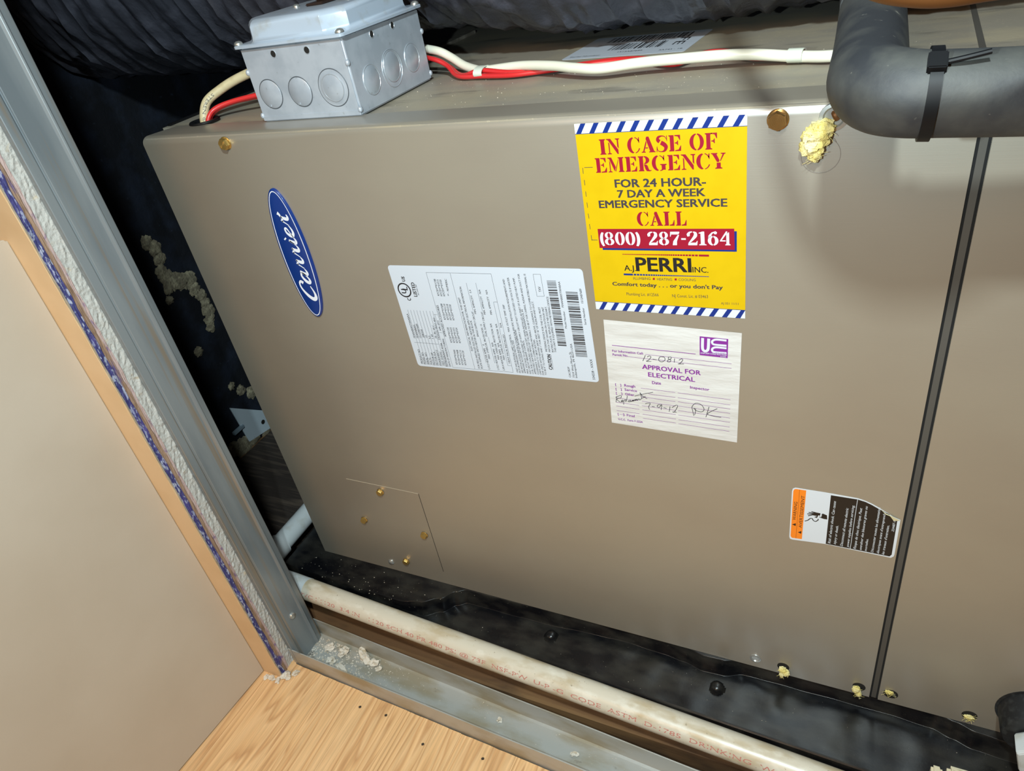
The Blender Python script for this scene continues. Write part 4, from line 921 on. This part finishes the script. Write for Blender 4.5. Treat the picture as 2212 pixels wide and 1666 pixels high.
# ================================================================== WIRES
Z0 = 0.5365
def wire(name, pts, r, m, label, cat, group=None):
    o = tube(MB(), spline(pts, 10), r, 14).build(name, m, smooth=True); return tag(o, label, cat, group)
lw = spline([(0.0345, 0.0420, 0.5300), (0.0350, 0.0440, 0.5400), (0.0370, 0.0520, 0.5515), (0.0480, 0.0630, 0.5590), (0.0640, 0.0720, 0.5650), (0.0850, 0.0780, 0.5690), (0.1210, 0.0830, 0.5700)], 14)
wy = thing('jacketed_cable', (0.0345, 0.0420, 0.5365), 'yellowed cable curving from a grommet up to the left of the junction box', 'cable')
tube(MB(), lw, 0.0040, 16).build('cable_jacket', WIREY, wy, smooth=True)
def tube_text(mb, path, r, txt, s0, s1, h, toward, bold=0.0, base=0.0):
    """wrap lettering round a tube from distance s0 to s1 along it; the line sits on the side facing `toward`, turned by base"""
    F = frames(path); D = [0.0]; sgn = 1 if s1 > s0 else -1; toward = Vector(toward)
    for i in range(1, len(path)): D.append(D[-1] + (path[i]-path[i-1]).length)
    vs, fs, wd = glyphs(txt, bold); out = []
    for x, y in vs:
        s = s0 + (s1-s0)*x/wd; k = 0
        while k < len(D)-2 and D[k+1] < s: k += 1
        t = (s - D[k]) / max(D[k+1]-D[k], 1e-9); p = path[k].lerp(path[k+1], t)
        n = F[k][1].lerp(F[k+1][1], t); b = F[k][2].lerp(F[k+1][2], t); a = math.atan2(b.dot(toward), n.dot(toward)) + base - sgn*(y - 0.5)*h/r
        out.append(p + (n*math.cos(a) + b*math.sin(a))*(r + 0.00012))
    return mb.add(out, fs)
mb = MB(); tube_text(mb, lw, 0.0040, 'STEREN ©', 0.034, 0.0055, 0.0026, (0.72, -0.66, 0.2)); mb.build('cable_lettering', INK_GRY, wy)
wire('red_wire', [(0.0385, 0.0410, 0.5300), (0.0400, 0.0440, 0.5390), (0.0440, 0.0520, 0.5450), (0.0580, 0.0620, 0.5480), (0.0850, 0.0720, 0.5500), (0.1215, 0.0790, 0.5520)], 0.0021, WIRER, 'front strand of the red wire pair left of the junction box', 'wire', 'red wires left of the box')
wire('red_wire', [(0.0370, 0.0445, 0.5300), (0.0385, 0.0480, 0.5390), (0.0430, 0.0570, 0.5440), (0.0580, 0.0665, 0.5470), (0.0850, 0.0760, 0.5480), (0.1215, 0.0820, 0.5490)], 0.0021, WIRER, 'rear strand of the red wire pair left of the junction box', 'wire', 'red wires left of the box')
gr = lathe(MB(), (0.0360, 0.0420, 0.5362), (0, 0, 1), [(0.0130, 0), (0.0142, 0.0010), (0.0135, 0.0022), (0.0112, 0.0024), (0.0100, 0.0012), (0.0100, 0.0002), (0.001, 0.0001)], 30).build('rubber_grommet', TIE, smooth=True)
tag(gr, 'black rubber grommet where the wires enter the cabinet top', 'grommet')

wc = spline([(0.2000, 0.1640, 0.5600), (0.2262, 0.1580, 0.5560), (0.2400, 0.1560, 0.5500), (0.2560, 0.1480, 0.5440), (0.2720, 0.1400, 0.5412), (0.2830, 0.1346, 0.5410), (0.3215, 0.1260, 0.5438), (0.3556, 0.1110, 0.5448), (0.3790, 0.0990, 0.5444), (0.4018, 0.0910, 0.5440), (0.4289, 0.0945, 0.5448), (0.4530, 0.0960, 0.5450), (0.5019, 0.0960, 0.5446), (0.5390, 0.0960, 0.5405), (0.5600, 0.0890, 0.5405), (0.5760, 0.0930, 0.5405), (0.5860, 0.115, 0.5405), (0.590, 0.20, 0.5405)], 10)
tag(tube(MB(), wc, 0.0037, 16).build('white_cable', WIREW, smooth=True), 'thick cream cable lying along the cabinet top to the elbow', 'cable')
RW = [[(0.2000, 0.1540, 0.5560), (0.2262, 0.1490, 0.5510), (0.2400, 0.1460, 0.5455), (0.2520, 0.1360, 0.5400), (0.2640, 0.1280, 0.5388), (0.2830, 0.1245, 0.5388), (0.3137, 0.1186, 0.5388), (0.3375, 0.1222, 0.5388), (0.3711, 0.1310, 0.5388), (0.4004, 0.1370, 0.5388), (0.4254, 0.1300, 0.5388), (0.4440, 0.1140, 0.5388), (0.4560, 0.1120, 0.5388), (0.4640, 0.1300, 0.5388), (0.4780, 0.1350, 0.5388), (0.4960, 0.1230, 0.5388), (0.5120, 0.1090, 0.5388), (0.555, 0.0985, 0.5388), (0.574, 0.105, 0.5388), (0.582, 0.13, 0.5388), (0.584, 0.2, 0.5388)],
      [(0.2000, 0.1585, 0.5540), (0.2262, 0.1535, 0.5495), (0.2400, 0.1505, 0.5430), (0.2530, 0.1405, 0.5388), (0.2650, 0.1326, 0.5388), (0.2830, 0.1282, 0.5424), (0.3120, 0.1232, 0.5400), (0.3400, 0.1262, 0.5388), (0.3711, 0.1352, 0.5388), (0.4004, 0.1412, 0.5388), (0.4270, 0.1345, 0.5388), (0.4480, 0.1185, 0.5388), (0.4590, 0.1180, 0.5388), (0.4660, 0.1340, 0.5388), (0.4790, 0.1392, 0.5388), (0.4990, 0.1272, 0.5388), (0.5140, 0.1130, 0.5388), (0.553, 0.1040, 0.5388), (0.570, 0.111, 0.5388), (0.577, 0.135, 0.5388), (0.579, 0.2, 0.5388)]]
for i, P in enumerate(RW): wire('red_wire', P, 0.0021, WIRER, ('front' if i == 0 else 'rear') + ' strand of the red wires twisting round the cream cable', 'wire', 'red wires on the cabinet top')
def band(c, d, rx, rz, L, label):
    d = Vector(d).normalized(); n = Vector((0, 0, 1)); b = d.cross(n); c = Vector(c); rings = []
    for s, q in ((-L/2, 0), (-L/2, 1), (L/2, 1), (L/2, 0)):
        rings.append([c + d*s + b*math.cos(2*math.pi*j/28)*(rx - 0.0007*(1-q)) + n*math.sin(2*math.pi*j/28)*(rz - 0.0007*(1-q)) for j in range(28)])
    return tag(MB().loft(rings + [rings[0]], caps=False).build('cable_clip', CLIP, smooth=True), label, 'clip', 'nylon cable clips')
band((0.2830, 0.1306, 0.5410), (1, -0.12, 0), 0.0088, 0.0047, 0.0085, 'pale nylon clip bundling cream cable and red wires near the box')
band((0.5390, 0.0965, 0.5410), (1, -0.2, 0), 0.0058, 0.0045, 0.0100, 'pale nylon clip round the cream cable beside the black elbow')

tag(MB().box(0.1400, 0.1525, 0.262, 0.370, 0.5353, 0.5388).build('loose_strip', mat('weathered_strip', '#7a7064', 0.7, spots=[('#a39a8c', 90, 0.5, 0.7, 4)]), bevel=0.0005), 'weathered grey strip lying on the cabinet top behind the junction box', 'strip')

# ================================================================== BLACK FLEXIBLE DUCT
cp = spline([(1.32, 0.26, 0.700), (0.95, 0.252, 0.684), (0.70, 0.250, 0.678), (0.48, 0.250, 0.674), (0.33, 0.255, 0.676), (0.18, 0.272, 0.688), (0.0, 0.285, 0.692), (-0.18, 0.285, 0.690), (-0.338, 0.280, 0.700)], 46)
F = frames(cp); rings = []; seg = 120; s = 0.0; last = cp[0]
for i, (p, (t, n_, b_)) in enumerate(zip(cp, F)):
    s += (p - last).length; last = p; ring_ = []
    big = 0.130 + 0.022*max(0, min(1, (0.25 - p.x)/0.3))
    for j in range(seg):
        a = 2*math.pi*j/seg; d = n_*math.cos(a) + b_*math.sin(a)
        ph = (s + 0.010*a/(2*math.pi)*1.0)/0.022 + 0.30*noise.noise(Vector((s*6, math.cos(a)*1.2, math.sin(a)*1.2)))
        fr = ph - math.floor(ph); rib = (1 - abs(2*fr - 1))
        q = Vector((s*30, math.cos(a)*2.6, math.sin(a)*2.6))
        cr = 1 - abs(noise.noise(q))*2.0; cr2 = 1 - abs(noise.noise(q*2.3 + Vector((5, 1, 2))))*2.0
        r = big - 0.0035 + 0.0034*rib**3 + 0.0045*cr*abs(cr) + 0.0018*cr2 + 0.008*noise.noise(Vector((s*4, math.cos(a), math.sin(a))))
        ring_.append(p + d*(r - 0.004))
    rings.append(ring_)
tag(MB().loft(rings).build('flexible_duct', DUCT, smooth=True), 'wrinkled black flexible duct running above and behind the cabinet', 'duct')

# ================================================================== INSULATED ELBOW, CABLE TIE, COPPER TUBE
ip = thing('insulated_pipe', (0.592, -0.03, 0.5372), 'black foam insulated pipe elbow over the cabinet top right corner', 'insulated pipe')
EL = spline([(0.5840, 0.045, 0.5740), (0.5855, 0.015, 0.5705), (0.5870, -0.020, 0.5675), (0.5880, -0.050, 0.5655), (0.5895, -0.068, 0.5645), (0.5955, -0.081, 0.5638), (0.6070, -0.0870, 0.5630), (0.6230, -0.0870, 0.5622), (0.6500, -0.0845, 0.5608), (0.7000, -0.079, 0.5585), (0.8200, -0.066, 0.5530)], 12)
RAD = 0.0174
EL = [p + Vector((0, 0, -0.0022)) for p in EL]
tube(MB(), EL, lambda t: RAD*(1 + 0.05*math.exp(-((t-0.5)/0.14)**2)), 40).build('foam_elbow', FOAM, ip, smooth=True)
E2 = spline([(0.5838, 0.0490, 0.5745), (0.5825, 0.065, 0.5755), (0.5810, 0.085, 0.5765)], 8)
tube(MB(), E2, RAD*0.985, 36).build('foam_sleeve', FOAM, ip, smooth=True)
tube(MB(), [EL[1] + (EL[0]-EL[1])*0.5, Vector((0.5837, 0.0510, 0.5747))], RAD*0.93, 30).build('sleeve_joint', TIE, ip, smooth=True)
TP = Vector((0.6140, -0.0872, 0.5604)); td = Vector((1, 0.03, -0.035)).normalized(); tn = Vector((0, 0, 1)); tn = (tn - td*tn.dot(td)).normalized(); tb = td.cross(tn); rings = []
for s_, q in ((-0.0024, 0.0), (-0.0024, 0.0013), (0.0024, 0.0013), (0.0024, 0.0)):
    rings.append([TP + td*s_ + (tn*math.cos(2*math.pi*j/44) + tb*math.sin(2*math.pi*j/44))*(RAD*1.025 + q) for j in range(44)])
ti = MB().loft(rings + [rings[0]], caps=False).build('cable_tie', TIE, ip, smooth=True)
mm = Matrix((td, (tn*0.75 - tb*0.66).normalized() * -1, tb)).transposed()
hd = (tn*0.80 + Vector((0, -1, 0))*0.60).normalized(); hp = TP + hd*(RAD*1.03 + 0.0012); sd = td.cross(hd).normalized()
mb = MB(); mb.add([hp + td*a + hd*b + sd*c for a, b, c in ((-.0036,-.002,-.004),(.0036,-.002,-.004),(.0036,-.002,.004),(-.0036,-.002,.004),(-.0036,.0026,-.004),(.0036,.0026,-.004),(.0036,.0026,.004),(-.0036,.0026,.004))], [(0,3,2,1),(4,5,6,7),(0,1,5,4),(1,2,6,5),(2,3,7,6),(3,0,4,7)])
mb.build('tie_head', TIE, ti, bevel=0.0005)
tube(MB(), spline([hp + td*0.002, hp + td*0.010 + hd*0.001 + tn*0.001, hp + td*0.018 + tn*0.0035], 5), 0.0011, 8).build('tie_tail', TIE, ti, smooth=True)
cu = tube(MB(), spline([(0.50, 0.02, 0.76), (0.545, -0.10, 0.675), (0.568, -0.135, 0.6330), (0.586, -0.145, 0.6165), (0.6030, -0.150, 0.6110), (0.6210, -0.150, 0.6105), (0.645, -0.145, 0.6140), (0.70, -0.11, 0.632), (0.82, -0.02, 0.68), (1.0, 0.05, 0.72)], 12), 0.0052, 20).build('copper_tube', COPPER, smooth=True)
tag(cu, 'bare orange copper tube dipping into view above the black elbow', 'tube')

# ================================================================== DRAIN PAN
def ybnd(x):
    K_ = [(-0.06,-0.050),(0.10,-0.046),(0.14,-0.042),(0.165,-0.036),(0.187,-0.0240),(0.200,-0.010),(0.212,-0.0035),(0.25,-0.0030),(0.315,-0.0020),(0.36,0.001),(0.40,0.003),(0.45,0.001),(0.471,-0.001),(0.491,-0.0055),(0.51,-0.0048),(0.53,0.002),(0.56,0.003),(0.66,0.003),(0.695,0.001),(0.712,-0.004),(0.728,-0.0085),(0.75,-0.010),(0.80,-0.010),(0.84,-0.03),(1.4,-0.05)]
    for (a, p), (b, q) in zip(K_, K_[1:]):
        if x <= b: t = max(0, (x-a)/(b-a)); t = t*t*(3-2*t); return p + (q-p)*t
    return -0.05
nx, ny = 800, 96; vs = []; fs = []
for i in range(nx + 1):
    x = -0.046 + 1.376*i/nx; yf = -0.0455 - 0.033*x
    for j in range(ny + 1):
        if j == 0: y, z = yf, -0.0575
        elif j == 1: y, z = yf, -0.0150
        elif j == 2: y, z = yf + 0.0010, -0.0140
        elif j == 3: y, z = yf + 0.0024, -0.0142
        elif j == 4: y, z = yf + 0.0034, -0.0160
        elif j == ny: y, z = 0.575, -0.0042
        else:
            yb_ = min(max(ybnd(x), yf + 0.0080), 0.024); n1 = 44; n2 = 30                 # rows follow the step so its edge stays smooth
            if j - 5 < n1: y = yf + 0.0042 + (yb_ - 0.0034 - yf - 0.0042)*(j - 5)/n1
            elif j - 5 < n1 + n2: y = yb_ - 0.0034 + 0.0068*(j - 5 - n1)/n2
            else: y = yb_ + 0.0034 + (0.032 - yb_ - 0.0034)*(j - 5 - n1 - n2)/(ny - 6 - n1 - n2)
            t = (y - yb_)/0.0055 + 0.5; t = max(0, min(1, t)); t = t*t*(3-2*t)
            fl = -0.0235 + 0.0012*noise.noise(Vector((x*40, y*40, 0)))
            z = fl + (-0.0042 - fl)*t
            for kx, ky in ((0.3253, -0.0185), (0.5082, -0.0232)):
                dd = math.hypot(x-kx, y-ky)
                if dd < 0.0070: z = max(z, -0.0235 + 0.0075*math.sqrt(max(0, 1 - (dd/0.0070)**2))**0.7)
        vs.append((x, y, z))
for i in range(nx):
    for j in range(ny): a = i*(ny+1) + j; fs.append((a, a+ny+1, a+ny+2, a+1))
tag(MB().add(vs, fs).build('drain_pan', PAN, smooth=True), 'glossy black plastic drain pan under the air handler', 'drain pan')

# ================================================================== PVC DRAIN PIPE
dp = thing('drain_pipe', (0.3, -0.0715, -0.024), 'soiled white plastic pipe with red print running along the track', 'pipe')
ax = lambda x: Vector((x, -0.0621 - 0.0310*x, 0.0014 - 0.0410*x))
PR = 0.01335
pth = [ax(-0.0 + 0.012 + 1.30*i/80) for i in range(81)]
tube(MB(), pth, PR, 40).build('pipe', PVC, dp, smooth=True)
cl = [ax(0.020), ax(0.0), ax(-0.03), Vector((-0.055, -0.055, 0.003)), Vector((-0.0655, -0.044, 0.003)), Vector((-0.067, -0.030, 0.003))]
tube(MB(), spline(cl, 6), PR*1.02, 32).build('clean_end', PVCW, dp, smooth=True)
tube(MB(), [Vector((-0.067, -0.045, 0.003)), Vector((-0.067, -0.012, 0.003))], PR*1.22, 32).build('elbow_socket', PVCW, dp, smooth=True)
tube(MB(), [Vector((-0.067, -0.02, 0.003)), Vector((-0.066, 0.3, 0.008))], PR, 32).build('return_pipe', PVCW, dp, smooth=True)
mb = MB(); tube_text(mb, pth, PR, 'PVC I 1120  3/4 IN   1120 SCH 40 PR 480 PSI @ 73F  NSF-PW  U-P -G  CODE  ASTM  D-1785  DRINKING  WATER', 0.006, 0.590, 0.0046, (0, -0.9063, 0.4226)); mb.build('red_lettering', INK_PIPE, dp)

# off-white clamp at the lower right, standing in the pan
pc = thing('pipe_clamp', (0.712, -0.052, -0.0235), 'cream plastic clamp barely showing at the bottom right edge', 'clamp')
CL_ = mat('cream_plastic', '#cfc3a4', 0.5, spots=[('#9a8a64', 200, 0.55, 0.7, 4, 0.7)])
MB().box(0.6925, 0.7010, -0.068, -0.0490, -0.0233, -0.0010).build('ear', CL_, pc, bevel=0.002)
MB().box(0.7045, 0.7320, -0.068, -0.0440, -0.0233, -0.0020).build('saddle', CL_, pc, bevel=0.003)
MB().box(0.7010, 0.7045, -0.066, -0.0500, -0.0233, -0.0100).build('web', CL_, pc)
lathe(MB(), (0.718, -0.056, -0.0021), (0, 0, 1), [(0.0030, 0), (0.0030, 0.0006), (0.0003, 0.0006)], 16).build('bolt_hole', HOLE, pc)

# ================================================================== THINGS IN THE DARK GAP AT THE LEFT
br = thing('corner_bracket', (-0.341, 0.225, -0.055), 'pale blue-grey metal bracket with a hole in the dark left gap', 'bracket')
P = [(0.196, 0.034), (0.262, -0.021), (0.263, -0.0555), (0.2023, -0.0447)]; k = 4
MB().add([(-0.3455, a, b) for a, b in P] + [(-0.3420, a, b) for a, b in P], [(3,2,1,0),(4,5,6,7)] + [(i, (i+1) % 4, 4+(i+1) % 4, 4+i) for i in range(4)]).build('plate', mat('pale_zinc_plate', '#c9d6de', 0.45, 0.1), br, bevel=0.0006)
lathe(MB(), (-0.3421, 0.2436, -0.0321), (1, 0, 0), [(0.0042, 0), (0.0042, 0.0004), (0.0003, 0.0004)], 16).build('bolt_hole', HOLE, br)
MB().box(-0.345, -0.339, 0.180, 0.204, -0.0125, -0.0065).build('strap', mat('pale_zinc_strap', '#8fa0ab', 0.45, 0.2), br, bevel=0.0006)
ws = bpy.data.objects['wall_side']; k = 0
for pts in ([(.192,.337,.009),(.200,.325,.010),(.199,.307,.009),(.192,.290,.009),(.197,.276,.012),(.206,.268,.013),(.219,.262,.012),(.230,.258,.011),(.190,.262,.007),(.184,.247,.006)], [(.231,.240,.009),(.237,.226,.009),(.240,.212,.008),(.239,.199,.010),(.234,.184,.009),(.229,.172,.007)], [(.190,.150,.007)], [(.218,.063,.006),(.232,.046,.008),(.250,.028,.010)], [(.17,-.035,.012),(.19,-.045,.016),(.215,-.048,.014),(.245,-.05,.012)]):
    mb = MB()
    for y, z, r in pts: blob(mb, (-0.346, y, z), (0.0035, r*1.15, r*1.15), k, 0.24, 70, 14); k += 1
    mb.build('adhesive_patch', PATCH, ws, smooth=True)

# ================================================================== PLASTER CHUNKS AND DUST
PLS = mat('plaster_crumb', '#d9cfc0', 0.9, spots=[('#b8a68c', 200, 0.5, 0.7, 3)])
CHK = ['largest pale plaster chunk in the floor track near the stud', 'long flat plaster chunk against the front lip of the track', 'small plaster chunk in the track just behind the front lip', 'rounded plaster chunk right of the largest one in the track', 'plaster chunk between the stud and the largest chunk', 'plaster chunk closest to the foot of the steel stud', 'small plaster chunk at the right end of the debris pile', 'lone plaster crumb halfway along the floor track', 'lone plaster crumb farthest right along the floor track']
CRB = ['largest white plaster crumb at the foot of the cut drywall', 'white plaster crumb between the drywall foot and the track lip', 'white plaster crumb just in front of the drywall corner', 'white plaster crumb below the tan wall strip', 'white plaster crumb nearest the beige panel corner']
def shard(c, sz, seed, rot):
    rnd = random.Random(seed); mb = MB(); blob(mb, (0, 0, 0), sz, seed, 0.45, 70, 7)
    M = Matrix.Rotation(rot, 3, 'Z') @ Matrix.Rotation(rnd.uniform(-0.3, 0.3), 3, 'X')
    mb.v = [tuple(Vector(c) + M @ Vector(p)) for p in mb.v]; return mb
for i, (x, y, sx, sy, sz, rot) in enumerate(((0.1075, -0.0930, 0.0105, 0.0052, 0.0042, -0.6), (0.0885, -0.1160, 0.0120, 0.0042, 0.0036, -0.35), (0.0700, -0.1105, 0.0060, 0.0040, 0.0030, 0.4), (0.1225, -0.0960, 0.0060, 0.0045, 0.0036, 0.2), (0.0780, -0.0960, 0.0070, 0.0060, 0.0040, 0.9), (0.0560, -0.0960, 0.0060, 0.0050, 0.0036, 0.3), (0.1330, -0.1010, 0.0040, 0.0030, 0.0026, 1.0), (0.2980, -0.1105, 0.0034, 0.0024, 0.0022, 1.2), (0.3860, -0.1180, 0.0040, 0.0024, 0.0020, 0.4))):
    tag(shard((x, y, -0.0588 + sz*0.8), (sx, sy, sz), i + 3, rot).build('plaster_chunk', PLS), CHK[i], 'debris', 'plaster chunks in the floor track')
for i, (x, y, r) in enumerate(((0.0300, -0.1470, 0.0062), (0.0385, -0.1405, 0.0040), (0.0235, -0.1555, 0.0036), (0.0130, -0.1550, 0.0042), (0.0060, -0.1560, 0.0034))):
    tag(shard((x, y, FZ + r*0.45), (r, r*0.7, r*0.6), 40 + i, i).build('plaster_crumb', PLS), CRB[i], 'debris', 'plaster crumbs on the laminate')
def speck(mb, c, r):
    t = random.uniform(0, 6.3); d = [Vector((math.cos(t+k*2.09)*r, math.sin(t+k*2.09)*r*random.uniform(.5, 1), 0)) for k in range(3)]
    c = Vector(c); return mb.add([c + q for q in d] + [c + Vector((0, 0, r*random.uniform(.5, 1.1)))], [(0, 2, 1), (0, 1, 3), (1, 2, 3), (2, 0, 3)])
random.seed(8); mb = MB()
for _ in range(900):
    x = abs(random.gauss(0.036, 0.05)) + 0.034 if random.random() < 0.72 else random.uniform(0.04, 0.9)
    t = random.random(); y = lip(x) + 0.004 + (lipb(x) - lip(x) - 0.008)*t
    speck(mb, (x, y, -0.0589), random.choice((0.0006, 0.0009, 0.0013, 0.0018)) if x < 0.13 else random.choice((0.0004, 0.0006, 0.0009)))
tag(mb.build('plaster_grit', PLS), 'loose plaster grit scattered along the floor track', 'grit', kind='stuff')
mb = MB()
for _ in range(320):
    x = random.uniform(-0.02, 0.85); yf = -0.0455 - 0.033*x; y = random.uniform(yf + 0.006, -0.004)
    z = -0.0242 if y < ybnd(x) - 0.003 else -0.0043
    speck(mb, (x, y, z), random.choice((0.0003, 0.0004, 0.0005, 0.0007, 0.0011)))
tag(mb.build('pan_grit', mat('grit', '#a99f8e', 0.8)), 'pale grit specks sprinkled over the black drain pan', 'grit', kind='stuff')
mb = MB()
for _ in range(160):
    x = random.uniform(0.23, 0.62); y = random.uniform(0.04, 0.16); speck(mb, (x, y, 0.5353), random.choice((0.0003, 0.0004, 0.0006)))
tag(mb.build('top_grit', mat('grit_top', '#b8ad98', 0.8)), 'tiny dust grains on the cabinet top beside the wires', 'grit', kind='stuff')
mb = MB()
for x, y in ((0.1405, -0.150), (0.1750, -0.1485), (0.232, -0.163), (0.30, -0.155)): blob(mb, (x, y, FZ + 0.0006), (0.0016, 0.0013, 0.0008), 2, 0.4, 60, 6)
tag(mb.build('floor_specks', mat('dark_speck', '#3a3026', 0.8)), 'few dark specks on the laminate near the track', 'grit', kind='stuff')
